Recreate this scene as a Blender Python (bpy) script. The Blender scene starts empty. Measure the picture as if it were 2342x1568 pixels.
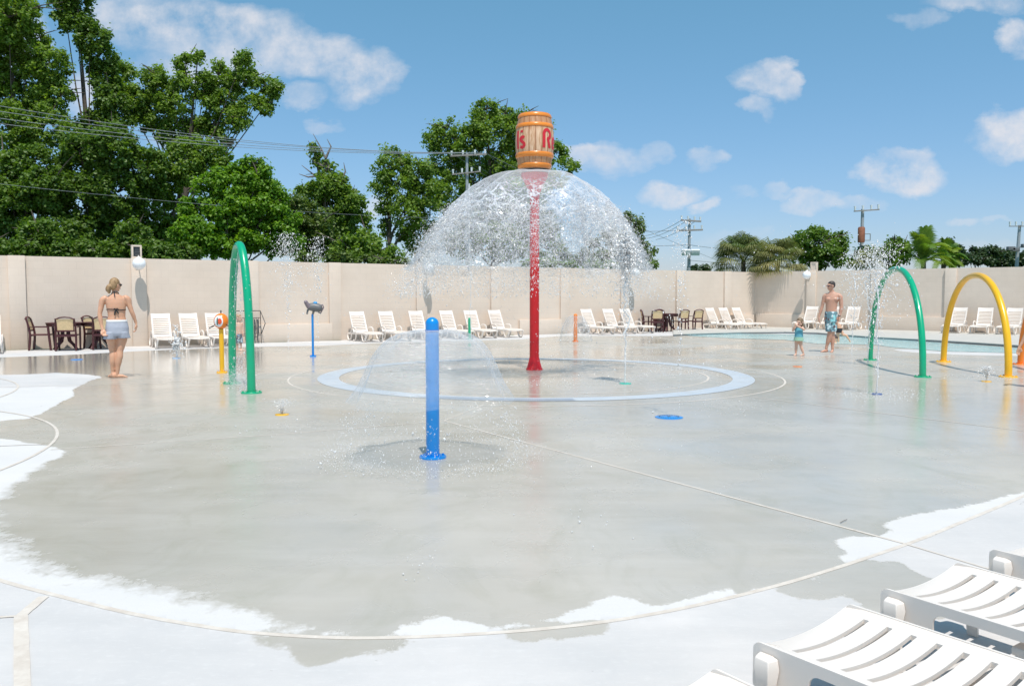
import bpy, bmesh, math, random
import numpy as np
from mathutils import Vector, Matrix
R = math.radians
PI = math.pi
sc = bpy.context.scene
col = sc.collection
rng = np.random.default_rng(7)
random.seed(7)

# ------------------------------------------------------------------ camera, sky, sun
CAMH = 1.45
F = 1880.0                      # focal length measured in pixels of a 2342 px wide picture
PITCH = math.atan(107 / F)
cam = bpy.data.cameras.new('camera')
cam.sensor_width = 36
cam.lens = F / 2342 * 36
cam.clip_end = 4000
camo = bpy.data.objects.new('camera', cam)
col.objects.link(camo)
camo.location = (0, 0, CAMH)
camo.rotation_euler = (PI / 2 - PITCH, 0, 0)
sc.camera = camo

SUNV = Vector((.20, -.78, 1.97)).normalized()
sun = bpy.data.lights.new('sun', 'SUN')
sun.energy = 3.9
sun.angle = R(.53)
sun.color = (1, .935, .87)
suno = bpy.data.objects.new('sun', sun)
col.objects.link(suno)
suno.rotation_euler = SUNV.to_track_quat('Z', 'Y').to_euler()

sc.view_settings.view_transform = 'Standard'
sc.view_settings.look = 'None'
sc.view_settings.gamma = 1
sc.view_settings.exposure = 0.22
sc.render.engine = 'CYCLES'
sc.cycles.use_denoising = True
sc.cycles.max_bounces = 8
sc.cycles.transparent_max_bounces = 24
sc.cycles.caustics_reflective = False
sc.cycles.caustics_refractive = False

def ray(xd, yd):
    u = (xd - 1171) / F
    v = (yd - 784) / F
    s, c = math.sin(PITCH), math.cos(PITCH)
    return Vector((u, c - v * s, -(s + v * c)))
def G(xd, yd, z=0.0):
    d = ray(xd, yd)
    t = (z - CAMH) / d.z
    return Vector((d.x * t, d.y * t, z))
def AT(xd, yd, Y):
    d = ray(xd, yd)
    t = Y / d.y
    return Vector((d.x * t, Y, CAMH + d.z * t))

world = bpy.data.worlds.new("World")
sc.world = world
world.use_nodes = True
nt = world.node_tree
N, L = nt.nodes, nt.links
N.clear()
def wn(t, **k):
    n = N.new(t)
    for a, b in k.items():
        setattr(n, a, b)
    return n
def wmath(op, a, b=None, c=None, clamp=False):
    n = N.new('ShaderNodeMath')
    n.operation = op
    n.use_clamp = clamp
    for i, v in enumerate((a, b, c)):
        if v is None: continue
        if isinstance(v, (int, float)): n.inputs[i].default_value = v
        else: L.new(v, n.inputs[i])
    return n.outputs[0]
sky = wn('ShaderNodeTexSky', sky_type='NISHITA')
sky.sun_disc = False
sky.sun_elevation = math.asin(SUNV.z)
sky.sun_rotation = math.atan2(SUNV.x, SUNV.y)
sky.altitude = 0
sky.air_density = 1.0
sky.dust_density = .35
sky.ozone_density = 2.2
tc = wn('ShaderNodeTexCoord')
sep = wn('ShaderNodeSeparateXYZ')
L.new(tc.outputs['Generated'], sep.inputs[0])
yy = wmath('MAXIMUM', sep.outputs[1], .02)
az0 = wmath('DIVIDE', sep.outputs[0], yy)
el0 = wmath('DIVIDE', sep.outputs[2], yy)
comb = wn('ShaderNodeCombineXYZ')
L.new(az0, comb.inputs[0]); L.new(el0, comb.inputs[1])
nz = wn('ShaderNodeTexNoise')
nz.inputs['Scale'].default_value = 9
nz.inputs['Detail'].default_value = 9
nz.inputs['Roughness'].default_value = .6
mp = wn('ShaderNodeMapping')
mp.inputs['Scale'].default_value = (1, 1.7, 1)
L.new(comb.outputs[0], mp.inputs[0]); L.new(mp.outputs[0], nz.inputs['Vector'])
nsep = wn('ShaderNodeSeparateColor')
L.new(nz.outputs['Color'], nsep.inputs[0])
az = wmath('MULTIPLY_ADD', wmath('SUBTRACT', nsep.outputs[0], .5), .10, az0)
el = wmath('MULTIPLY_ADD', wmath('SUBTRACT', nsep.outputs[1], .5), .075, el0)
# clouds: pixel-measured directions (centre, radii, density) turned into tangents of the viewing direction
CL = [(400, 55, 150, 55, 1.0), (560, 90, 130, 60, .95), (480, 140, 170, 55, .8), (700, 120, 120, 50, .9), (830, 170, 80, 60, 1.0),
      (300, 30, 90, 50, .7), (690, 215, 60, 25, .55), (740, 270, 50, 14, .35),
      (1740, 165, 75, 30, .95), (1800, 175, 40, 40, .9), (1710, 222, 50, 26, .7), (1750, 245, 22, 22, .5),
      (2330, 85, 50, 45, .85), (2240, 5, 110, 28, .7), (2100, 45, 55, 20, .4),
      (2330, 300, 90, 48, 1.1), (2320, 330, 90, 30, .9), (2050, 390, 95, 40, 1.1), (2070, 355, 70, 26, .75), (1990, 385, 40, 22, .7),
      (1400, 355, 90, 38, .8), (1330, 345, 45, 28, .8), (1610, 360, 38, 22, .6), (1500, 335, 40, 22, .5),
      (1530, 440, 75, 28, 1.0), (1630, 468, 32, 20, .9), (1870, 468, 80, 24, .75), (1970, 465, 70, 18, .5), (1770, 445, 35, 14, .4),
      (1700, 440, 20, 12, .3), (2190, 505, 50, 12, .4), (2280, 510, 40, 10, .3), (850, 480, 30, 30, .7), (60, 100, 60, 70, .8), (190, 200, 40, 50, .7),
      (2200, 565, 120, 14, .3), (1680, 545, 80, 16, .25), (400, 320, 60, 30, .6), (0, 160, 50, 30, .6),
      (3000, 300, 160, 60, .9), (-700, 250, 200, 70, .9), (2700, 480, 130, 40, .8), (-400, 100, 130, 60, .8)]
tot = None
for (cx, cy, rx, ry, a) in CL:
    d = ray(cx, cy)
    ax, ex = d.x / d.y, d.z / d.y
    dx = wmath('MULTIPLY', wmath('SUBTRACT', az, ax), F / rx)
    dy = wmath('MULTIPLY', wmath('SUBTRACT', el, ex), F / ry)
    q = wmath('ADD', wmath('MULTIPLY', dx, dx), wmath('MULTIPLY', dy, dy))
    v = wmath('MULTIPLY', wmath('SUBTRACT', 1.45, q, clamp=True), a)
    tot = v if tot is None else wmath('MAXIMUM', tot, v)
nz2 = wn('ShaderNodeTexNoise')
nz2.inputs['Scale'].default_value = 17
nz2.inputs['Detail'].default_value = 8
nz2.inputs['Roughness'].default_value = .62
L.new(comb.outputs[0], nz2.inputs['Vector'])
fl = wmath('MULTIPLY_ADD', nz2.outputs['Fac'], 2.4, -.70)
dens = wmath('MULTIPLY', tot, fl, clamp=True)
dens = wmath('MULTIPLY', dens, 1.15, clamp=True)
dens = wmath('SMOOTH_MIN', dens, .90, .2)
tint = wn('ShaderNodeMix', data_type='RGBA', blend_type='MULTIPLY')
tint.inputs[0].default_value = 1
L.new(sky.outputs[0], tint.inputs[6])
hz_r = wn('ShaderNodeValToRGB')
hz_r.color_ramp.elements[0].position = 0; hz_r.color_ramp.elements[0].color = (.68, .69, .92, 1)
hz_r.color_ramp.elements[1].position = .45; hz_r.color_ramp.elements[1].color = (.80, 1.27, 1.13, 1)
L.new(wmath('MAXIMUM', sep.outputs[2], 0.0), hz_r.inputs[0])
L.new(hz_r.outputs[0], tint.inputs[7])
mix = wn('ShaderNodeMix', data_type='RGBA')
L.new(dens, mix.inputs[0])
L.new(tint.outputs[2], mix.inputs[6])
mix.inputs[7].default_value = (5.7, 5.8, 6.2, 1)
bg = wn('ShaderNodeBackground')
bg.inputs[1].default_value = .114
L.new(mix.outputs[2], bg.inputs[0])
out = wn('ShaderNodeOutputWorld')
L.new(bg.outputs[0], out.inputs[0])

# ------------------------------------------------------------------ helpers
class Nt:
    def __init__(s, name):
        s.m = bpy.data.materials.new(name)
        s.m.use_nodes = True
        s.n = s.m.node_tree.nodes; s.l = s.m.node_tree.links
        s.b = s.n['Principled BSDF']; s.o = s.n['Material Output']
    def node(s, t, **k):
        n = s.n.new(t)
        for a, b in k.items(): setattr(n, a, b)
        return n
    def put(s, sock, v):
        if v is None: return
        if isinstance(v, (int, float)): sock.default_value = v
        elif isinstance(v, tuple): sock.default_value = v if len(v) == len(sock.default_value) else v + (1,)
        else: s.l.new(v, sock)
    def math(s, op, a, b=None, c=None, clamp=False):
        n = s.node('ShaderNodeMath', operation=op); n.use_clamp = clamp
        for i, v in enumerate((a, b, c)): s.put(n.inputs[i], v)
        return n.outputs[0]
    def noise(s, scale, detail=4, rough=.55, vec=None, stretch=None, dist=0):
        n = s.node('ShaderNodeTexNoise')
        n.inputs['Scale'].default_value = scale
        n.inputs['Detail'].default_value = detail
        n.inputs['Roughness'].default_value = rough
        n.inputs['Distortion'].default_value = dist
        s.l.new(s.vec(vec, stretch), n.inputs['Vector'])
        return n.outputs['Fac']
    def vec(s, vec=None, stretch=None):
        if vec is None:
            vec = s.node('ShaderNodeTexCoord').outputs['Object']
        if stretch:
            m = s.node('ShaderNodeMapping')
            m.inputs['Scale'].default_value = stretch
            s.l.new(vec, m.inputs[0]); vec = m.outputs[0]
        return vec
    def ramp(s, fac, p0, p1, c0=(0, 0, 0), c1=(1, 1, 1)):
        r = s.node('ShaderNodeValToRGB')
        r.color_ramp.elements[0].position = p0; r.color_ramp.elements[1].position = p1
        r.color_ramp.elements[0].color = c0 + (1,); r.color_ramp.elements[1].color = c1 + (1,)
        s.put(r.inputs[0], fac)
        return r.outputs[0]
    def mix(s, fac, a, b, blend='MIX'):
        n = s.node('ShaderNodeMix', data_type='RGBA', blend_type=blend)
        s.put(n.inputs[0], fac); s.put(n.inputs[6], a); s.put(n.inputs[7], b)
        return n.outputs[2]
    def attr(s, name):
        n = s.node('ShaderNodeAttribute'); n.attribute_name = name
        return n.outputs['Fac']
    def bump(s, h, strength=.3, dist=.02, sock=None):
        n = s.node('ShaderNodeBump')
        n.inputs['Strength'].default_value = strength; n.inputs['Distance'].default_value = dist
        s.l.new(h, n.inputs['Height']); s.l.new(n.outputs[0], (sock or s.b.inputs['Normal']))
        return n.outputs[0]
MATS = {}
def simple(name, c, rough=.5, var=.12, scale=6, metal=0, bump=0, bscale=60, coat=0, sub=0):
    if name in MATS: return MATS[name]
    t = Nt(name)
    f = t.noise(scale, 5)
    lo = tuple(max(0, x * (1 - var)) for x in c); hi = tuple(min(1, x * (1 + var)) for x in c)
    t.put(t.b.inputs['Base Color'], t.ramp(f, .3, .7, lo, hi))
    t.b.inputs['Roughness'].default_value = rough
    t.b.inputs['Metallic'].default_value = metal
    if coat: t.b.inputs['Coat Weight'].default_value = coat
    if sub:
        t.b.inputs['Subsurface Weight'].default_value = sub
        t.b.inputs['Subsurface Radius'].default_value = (.03, .012, .006)
    if bump: t.bump(t.noise(bscale, 4), bump, .01)
    MATS[name] = t.m
    return t.m

class MB:
    """collects shapes, then links them as one mesh object"""
    def __init__(s): s.v = []; s.f = []; s.sm = []
    def add(s, vs, fs, smooth=False, M=None):
        o = len(s.v)
        for p in vs:
            p = Vector(p)
            s.v.append(M @ p if M else p)
        for f in fs:
            s.f.append([i + o for i in f]); s.sm.append(smooth)
        return s
    def box(s, c, d, rot=None, M=None, bev=0):
        x, y, z = (k / 2 for k in d)
        c = Vector(c)
        T = Matrix.Translation(c)
        if rot is not None: T = T @ rot.to_4x4()
        if M: T = M @ T
        if bev > 0:
            bm = bmesh.new(); bmesh.ops.create_cube(bm, size=1)
            for v in bm.verts: v.co = Vector((v.co.x * d[0], v.co.y * d[1], v.co.z * d[2]))
            bmesh.ops.bevel(bm, geom=list(bm.edges), offset=bev, segments=2, affect='EDGES', profile=.6)
            bm.verts.index_update()
            vs = [v.co.copy() for v in bm.verts]; fs = [[v.index for v in f.verts] for f in bm.faces]
            bm.free()
            return s.add(vs, fs, False, T)
        vs = [(a, b, e) for a in (-x, x) for b in (-y, y) for e in (-z, z)]
        fs = [(0, 1, 3, 2), (4, 6, 7, 5), (0, 4, 5, 1), (2, 3, 7, 6), (0, 2, 6, 4), (1, 5, 7, 3)]
        return s.add(vs, fs, False, T)
    def tube(s, path, rad, n=12, cap=True, flat=1.0, up=None, closed=False, round_end=False):
        path = [Vector(p) for p in path]
        m = len(path)
        rs = list(rad) if isinstance(rad, (list, tuple)) else [rad] * m
        vs = []; prev = None
        for i, p in enumerate(path):
            if closed: t = path[(i + 1) % m] - path[i - 1]
            elif i == 0: t = path[1] - p
            elif i == m - 1: t = p - path[i - 1]
            else: t = path[i + 1] - path[i - 1]
            if t.length < 1e-9: t = Vector((0, 0, 1))
            t.normalize()
            if prev is None:
                ref = Vector(up) if up else (Vector((0, 0, 1)) if abs(t.z) < .95 else Vector((0, 1, 0)))
                a = (ref - t * ref.dot(t)).normalized()
            else:
                a = (prev - t * prev.dot(t))
                a = a.normalized() if a.length > 1e-6 else prev
            prev = a
            b = t.cross(a)
            for k in range(n):
                an = 2 * PI * k / n
                vs.append(p + (a * math.cos(an) * flat + b * math.sin(an)) * rs[i])
        fs = []
        for i in range(m if closed else m - 1):
            for k in range(n):
                i2 = (i + 1) % m
                fs.append((i * n + k, i * n + (k + 1) % n, i2 * n + (k + 1) % n, i2 * n + k))
        if cap and not closed:
            fs.append(tuple(range(n))[::-1]); fs.append(tuple((m - 1) * n + k for k in range(n)))
        return s.add(vs, fs, True)
    def lathe(s, prof, c=(0, 0, 0), n=32, cap=True, M=None):
        vs = []; c = Vector(c)
        for r, z in prof:
            for k in range(n):
                a = 2 * PI * k / n
                vs.append(c + Vector((r * math.cos(a), r * math.sin(a), z)))
        fs = [(i * n + k, i * n + (k + 1) % n, (i + 1) * n + (k + 1) % n, (i + 1) * n + k) for i in range(len(prof) - 1) for k in range(n)]
        if cap:
            fs.append(tuple(range(n))[::-1]); fs.append(tuple((len(prof) - 1) * n + k for k in range(n)))
        return s.add(vs, fs, True, M)
    def ball(s, c, r, n=16, M=None):
        rx, ry, rz = (r, r, r) if isinstance(r, (int, float)) else r
        c = Vector(c); vs = []; rows = max(6, n // 2)
        for i in range(rows + 1):
            ph = PI * i / rows
            for k in range(n):
                a = 2 * PI * k / n
                vs.append(c + Vector((rx * math.sin(ph) * math.cos(a), ry * math.sin(ph) * math.sin(a), rz * math.cos(ph))))
        fs = [(i * n + k, (i + 1) * n + k, (i + 1) * n + (k + 1) % n, i * n + (k + 1) % n) for i in range(rows) for k in range(n)]
        return s.add(vs, fs, True, M)
    def prism(s, poly, z0, z1, M=None):
        n = len(poly)
        vs = [(x, y, z0) for x, y in poly] + [(x, y, z1) for x, y in poly]
        fs = [tuple(range(n))[::-1], tuple(range(n, 2 * n))] + [(k, (k + 1) % n, (k + 1) % n + n, k + n) for k in range(n)]
        return s.add(vs, fs, False, M)
    def mesh(s, name):
        me = bpy.data.meshes.new(name)
        me.from_pydata([tuple(p) for p in s.v], [], s.f)
        me.polygons.foreach_set('use_smooth', s.sm)
        me.update()
        return me
    def build(s, name, mat, parent=None, loc=None, rz=0):
        me = s.mesh(name)
        if mat: me.materials.append(mat)
        bm = bmesh.new(); bm.from_mesh(me)
        bmesh.ops.remove_doubles(bm, verts=bm.verts, dist=1e-5)
        bmesh.ops.recalc_face_normals(bm, faces=bm.faces)
        bm.to_mesh(me); bm.free()
        try: me.set_sharp_from_angle(angle=R(42))
        except Exception: pass
        o = bpy.data.objects.new(name, me); col.objects.link(o)
        if parent: o.parent = parent
        if loc is not None: o.location = loc
        if rz: o.rotation_euler.z = rz
        return o
def tag(o, label=None, cat=None, group=None, kind=None):
    if label: o['label'] = label
    if cat: o['category'] = cat
    if group: o['group'] = group
    if kind: o['kind'] = kind
    return o
def empty(name, loc=(0, 0, 0), rz=0, label=None, cat=None, group=None):
    o = bpy.data.objects.new(name, None); col.objects.link(o)
    o.empty_display_size = .2
    o.location = loc; o.rotation_euler.z = rz
    return tag(o, label, cat, group)
def copy_tree(o, parent=None):
    c = o.copy(); col.objects.link(c); c.parent = parent
    for ch in list(o.children): copy_tree(ch, c)
    return c
def raw(name, V, Fc, mat, parent=None, smooth=True, attrs=None):
    """numpy verts + equal-size faces"""
    me = bpy.data.meshes.new(name)
    nv, nf, k = len(V), len(Fc), Fc.shape[1]
    me.vertices.add(nv); me.vertices.foreach_set('co', V.astype(np.float32).ravel())
    me.loops.add(nf * k); me.loops.foreach_set('vertex_index', Fc.astype(np.int32).ravel())
    me.polygons.add(nf)
    me.polygons.foreach_set('loop_start', np.arange(0, nf * k, k, dtype=np.int32))
    me.polygons.foreach_set('use_smooth', np.full(nf, smooth))
    me.update(calc_edges=True)
    for an, (dom, dat) in (attrs or {}).items():
        a = me.attributes.new(an, 'FLOAT', dom); a.data.foreach_set('value', dat.astype(np.float32))
    me.materials.append(mat)
    o = bpy.data.objects.new(name, me); col.objects.link(o)
    if parent: o.parent = parent
    return o

# ------------------------------------------------------------------ materials
M_WHITE = simple('resin_white', (.88, .805, .735), .42, .03, 3)
def _resin():
    nt_ = M_WHITE.node_tree; b = nt_.nodes['Principled BSDF']; o = nt_.nodes['Material Output']
    tl = nt_.nodes.new('ShaderNodeBsdfTranslucent'); tl.inputs[0].default_value = (.95, .86, .76, 1)
    m = nt_.nodes.new('ShaderNodeMixShader'); m.inputs[0].default_value = .14
    nt_.links.new(b.outputs[0], m.inputs[1]); nt_.links.new(tl.outputs[0], m.inputs[2]); nt_.links.new(m.outputs[0], o.inputs[0])
_resin()
M_GREEN = simple('paint_green', (.0, .36, .17), .3, .05, 4, coat=.4)
M_YELLOW = simple('paint_yellow', (.86, .46, .005), .3, .05, 4, coat=.4)
M_RED = simple('paint_red', (.60, .006, .01), .38, .06, 4, coat=.1)
M_BLUE = simple('paint_blue', (.0, .235, .66), .3, .06, 4, coat=.4)
M_ORANGE = simple('paint_orange', (.86, .22, .01), .3, .05, 4, coat=.4)
M_DARKRES = simple('resin_oxblood', (.075, .018, .02), .4, .15, 4)
M_TAN = simple('woven_tan', (.74, .54, .30), .7, .12, 30)
M_GREY = simple('cast_grey', (.16, .16, .16), .45, .2, 8)
M_BLACK = simple('iron_black', (.02, .02, .022), .5, .2, 8)
M_GALV = simple('galvanised_pole', (.35, .38, .40), .55, .12, 2)
M_WOODP = simple('pole_timber', (.28, .26, .24), .8, .2, 3)
M_GLOBE = simple('globe_opal', (.88, .89, .9), .25, .02, 3)
M_GLASSD = simple('lamp_lens', (.03, .035, .04), .1, .1)
M_WIRE = simple('wire_grey', (.32, .33, .35), .5, .1)

def wall_material():
    t = Nt('painted_block')
    uv = t.node('ShaderNodeTexCoord').outputs['Object']
    br = t.node('ShaderNodeTexBrick')
    m = t.node('ShaderNodeMapping'); m.inputs['Rotation'].default_value = (PI / 2, 0, 0)
    t.l.new(uv, m.inputs[0]); t.l.new(m.outputs[0], br.inputs['Vector'])
    br.inputs['Scale'].default_value = 1
    br.inputs['Brick Width'].default_value = .4; br.inputs['Row Height'].default_value = .2
    br.inputs['Mortar Size'].default_value = .006; br.inputs['Mortar Smooth'].default_value = .4
    br.inputs['Color1'].default_value = (1, 1, 1, 1); br.inputs['Color2'].default_value = (.97, .97, .97, 1); br.inputs['Mortar'].default_value = (.93, .93, .93, 1)
    base = t.mix(t.ramp(t.noise(1.1, 6, .6, uv), .3, .75), (.69, .57, .465), (.76, .635, .525))
    base = t.mix(1.0, base, br.outputs['Color'], 'MULTIPLY')
    streak = t.ramp(t.noise(2.2, 5, .6, uv, (3.5, 3.5, .25)), .55, .8)
    base = t.mix(t.math('MULTIPLY', streak, .12), base, (.50, .43, .38))
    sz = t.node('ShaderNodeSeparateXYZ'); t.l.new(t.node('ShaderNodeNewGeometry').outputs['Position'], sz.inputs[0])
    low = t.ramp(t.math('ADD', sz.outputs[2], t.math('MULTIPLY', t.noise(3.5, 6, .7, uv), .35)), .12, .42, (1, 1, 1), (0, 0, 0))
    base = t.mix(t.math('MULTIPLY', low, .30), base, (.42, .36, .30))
    base = t.mix(t.math('MULTIPLY', t.ramp(t.noise(.7, 5, .6, uv), .42, .65), .16), base, (.74, .65, .56))
    t.put(t.b.inputs['Base Color'], base)
    t.b.inputs['Roughness'].default_value = .85
    h = t.math('ADD', t.math('MULTIPLY', br.outputs['Fac'], -.6), t.math('MULTIPLY', t.noise(45, 4, .6, uv), .25))
    t.bump(h, .25, .012)
    return t.m
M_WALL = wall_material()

def ground_material():
    t = Nt('concrete_pad')
    pos = t.node('ShaderNodeNewGeometry').outputs['Position']
    wet = t.attr('wet')             # signed metres, positive = inside the wet area
    yard = t.attr('yard')
    soft = t.attr('soft')
    n1 = t.math('SUBTRACT', t.noise(5.5, 9, .68, pos), .5)
    n2 = t.math('SUBTRACT', t.noise(38, 5, .7, pos, (1, .6, 1)), .5)
    d = t.math('ADD', wet, t.math('ADD', t.math('MULTIPLY', n1, t.math('MULTIPLY_ADD', soft, .35, .20)), t.math('MULTIPLY', n2, t.math('MULTIPLY_ADD', soft, .16, .06))))
    w = t.node('ShaderNodeMapRange'); w.inputs['From Min'].default_value = -.008
    t.l.new(d, w.inputs['Value'])
    t.put(w.inputs['From Max'], t.math('ADD', .012, t.math('MULTIPLY', soft, .14)))
    wf = w.outputs[0]
    trowel = t.noise(1.6, 6, .6, pos, (.35, 2.2, 1))
    big = t.noise(.35, 5, .55, pos)
    fine = t.noise(120, 3, .6, pos)
    blot = t.ramp(t.noise(.9, 7, .6, pos), .36, .66)
    dry = t.mix(t.ramp(trowel, .3, .75), (.56, .535, .515), (.66, .625, .60))
    dry = t.mix(t.math('MULTIPLY', blot, .7), dry, (.475, .47, .465))
    dry = t.mix(t.math('MULTIPLY', t.ramp(t.noise(18, 6, .7, pos, (1, 2.2, 1)), .52, .70), .35), dry, (.66, .64, .62))
    rimd = t.attr('rim')
    dry = t.mix(t.math('MULTIPLY', rimd, .55), dry, (.68, .66, .635))
    dry = t.mix(t.ramp(fine, .62, .72), dry, (.51, .495, .485))
    wetc = t.mix(t.ramp(big, .3, .7), (.405, .370, .315), (.52, .48, .42))
    wetc = t.mix(t.math('MULTIPLY', t.ramp(trowel, .45, .75), .45), wetc, (.54, .50, .45))
    wetc = t.mix(t.math('MULTIPLY', t.ramp(t.noise(2.3, 7, .65, pos, (.6, 1.6, 1)), .5, .78), .4), wetc, (.37, .336, .285))
    wetc = t.mix(t.math('MULTIPLY', t.ramp(t.noise(1.3, 8, .68, pos, (1.2, .8, 1), 1.5), .50, .70), .5), wetc, (.365, .342, .27))
    vc = t.node('ShaderNodeTexVoronoi'); vc.feature = 'DISTANCE_TO_EDGE'; vc.inputs['Scale'].default_value = .42
    wv = t.node('ShaderNodeVectorMath'); wv.operation = 'ADD'
    wn_ = t.node('ShaderNodeTexNoise'); wn_.inputs['Scale'].default_value = 1.4; wn_.inputs['Detail'].default_value = 8
    t.l.new(pos, wn_.inputs['Vector']); t.l.new(pos, wv.inputs[0]); t.l.new(wn_.outputs['Color'], wv.inputs[1]); t.l.new(wv.outputs[0], vc.inputs['Vector'])
    crack = t.math('MULTIPLY', t.ramp(vc.outputs['Distance'], .0008, .0025, (1, 1, 1), (0, 0, 0)), t.ramp(t.noise(.5, 3, .5, pos), .55, .6))
    dry = t.mix(t.math('MULTIPLY', crack, .45), dry, (.25, .23, .2))
    speck = t.math('GREATER_THAN', t.noise(21, 3, .5, pos, (1, 1, 1)), .765)
    c = t.mix(wf, dry, wetc)
    c = t.mix(t.math('MULTIPLY', speck, .25), c, (.22, .2, .17))
    grass = t.mix(t.noise(3, 5, .6, pos), (.05, .09, .02), (.10, .14, .04))
    c = t.mix(yard, grass, c)
    t.put(t.b.inputs['Base Color'], c)
    film = t.ramp(t.noise(.55, 5, .6, pos), .35, .62)          # standing water here, damp concrete there
    wr = t.math('ADD', .09, t.math('MULTIPLY', t.math('SUBTRACT', 1, film), .34))
    mi = t.attr('mirror')
    wr = t.math('MULTIPLY_ADD', t.math('SUBTRACT', 1, mi), wr, .025)
    t.put(t.b.inputs['Specular IOR Level'], t.math('MULTIPLY_ADD', mi, .35, .34))
    rgh = t.node('ShaderNodeMix', data_type='FLOAT')
    t.put(rgh.inputs[0], wf); rgh.inputs[2].default_value = .85; t.put(rgh.inputs[3], wr)
    t.put(t.b.inputs['Roughness'], rgh.outputs[0])
    h = t.math('ADD', t.math('MULTIPLY', t.noise(220, 3, .6, pos), t.math('SUBTRACT', 1.05, wf)), t.math('MULTIPLY', t.noise(7, 4, .5, pos), .35))
    h = t.math('ADD', h, t.math('MULTIPLY', t.noise(9, 4, .6, pos, (1, 14, 1)), .5))
    t.bump(h, .14, .01)
    return t.m
M_GROUND = ground_material()
def joint_material():
    t = Nt('joint_sealant')
    pos = t.node('ShaderNodeNewGeometry').outputs['Position']
    c = t.mix(t.ramp(t.noise(9, 6, .7, pos), .35, .7), (.56, .49, .42), (.70, .64, .57))
    c = t.mix(t.ramp(t.noise(2.5, 6, .7, pos), .66, .72), c, (.22, .16, .11))
    t.put(t.b.inputs['Base Color'], c); t.b.inputs['Roughness'].default_value = .7
    return t.m
M_JOINT = joint_material()
def _ring():
    t = Nt('drain_ring')
    pos = t.node('ShaderNodeNewGeometry').outputs['Position']
    c = t.mix(t.ramp(t.noise(1.1, 6, .65, pos), .38, .62), (.49, .53, .575), (.55, .575, .60))
    c = t.mix(t.math('MULTIPLY', t.ramp(t.noise(4, 6, .7, pos), .50, .66), .6), c, (.45, .44, .42))
    t.put(t.b.inputs['Base Color'], c); t.b.inputs['Roughness'].default_value = .4
    return t.m
M_RING = _ring()

def water_sheet_material(name, base=.1, edge=.55, web=0.0, wscale=6, tone=(.97, .97, .97, 1)):
    t = Nt(name)
    t.n.remove(t.b)
    tr = t.node('ShaderNodeBsdfTransparent'); tr.inputs[0].default_value = (.985, .99, .99, 1)
    df = t.node('ShaderNodeBsdfDiffuse'); df.inputs[0].default_value = tone
    tl = t.node('ShaderNodeBsdfTranslucent'); tl.inputs[0].default_value = tone
    gl = t.node('ShaderNodeBsdfGlossy'); gl.inputs['Roughness'].default_value = .06
    obj = t.node('ShaderNodeTexCoord').outputs['Object']
    nb = t.node('ShaderNodeBump'); nb.inputs['Strength'].default_value = .8; nb.inputs['Distance'].default_value = .05
    t.l.new(t.noise(9, 5, .6, obj, (1, 1, 2.2)), nb.inputs['Height'])
    for nn in (gl, df): t.l.new(nb.outputs[0], nn.inputs['Normal'])
    lw = t.node('ShaderNodeLayerWeight'); lw.inputs[0].default_value = .35
    foam = t.attr('foam')
    a = t.math('ADD', base, t.math('MULTIPLY', t.math('POWER', lw.outputs['Facing'], 2.5), edge))
    if web:
        vo = t.node('ShaderNodeTexVoronoi'); vo.feature = 'DISTANCE_TO_EDGE'; vo.inputs['Scale'].default_value = wscale
        wv = t.node('ShaderNodeVectorMath'); wv.operation = 'ADD'
        nn = t.node('ShaderNodeTexNoise'); nn.inputs['Scale'].default_value = 4; nn.inputs['Detail'].default_value = 5
        t.l.new(obj, nn.inputs['Vector']); sc2 = t.node('ShaderNodeVectorMath'); sc2.operation = 'SCALE'; sc2.inputs[3].default_value = .35
        t.l.new(nn.outputs['Color'], sc2.inputs[0]); t.l.new(t.vec(obj, (1, 1, 1.5)), wv.inputs[0]); t.l.new(sc2.outputs[0], wv.inputs[1])
        t.l.new(wv.outputs[0], vo.inputs['Vector'])
        edgem = t.ramp(vo.outputs['Distance'], .0, .09, (1, 1, 1), (0, 0, 0))
        spray = t.ramp(t.noise(22, 8, .75, obj, (1.6, 1.6, .8)), .44, .64)
        patch = t.ramp(t.noise(3.2, 5, .6, obj), .3, .62)
        f = t.math('ADD', t.math('MULTIPLY', edgem, .75), t.math('MULTIPLY', spray, patch))
        a = t.math('ADD', t.math('MULTIPLY', a, t.attr('film')), t.math('MULTIPLY', t.math('MULTIPLY', f, foam), web * .8), clamp=True)
    else:
        spray = t.ramp(t.noise(16, 8, .75, obj, (1.2, 1.2, .8)), .55, .72)
        a = t.math('ADD', t.math('MULTIPLY', a, t.attr('film')), t.math('MULTIPLY', spray, foam), clamp=True)
    m1 = t.node('ShaderNodeMixShader'); m1.inputs[0].default_value = .2
    t.l.new(df.outputs[0], m1.inputs[1]); t.l.new(tl.outputs[0], m1.inputs[2])
    m2 = t.node('ShaderNodeMixShader'); m2.inputs[0].default_value = .3
    t.l.new(m1.outputs[0], m2.inputs[1]); t.l.new(gl.outputs[0], m2.inputs[2])
    m3 = t.node('ShaderNodeMixShader'); t.put(m3.inputs[0], a)
    t.l.new(tr.outputs[0], m3.inputs[1]); t.l.new(m2.outputs[0], m3.inputs[2])
    t.l.new(m3.outputs[0], t.o.inputs[0])
    return t.m
M_SHEET = water_sheet_material('water_sheet_broken', .20, .5, 1.0, 4.2, (.93, .94, .98, 1))
M_SHEET2 = water_sheet_material('water_sheet_clear', .20, .60, tone=(.82, .85, .89, 1))
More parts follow.
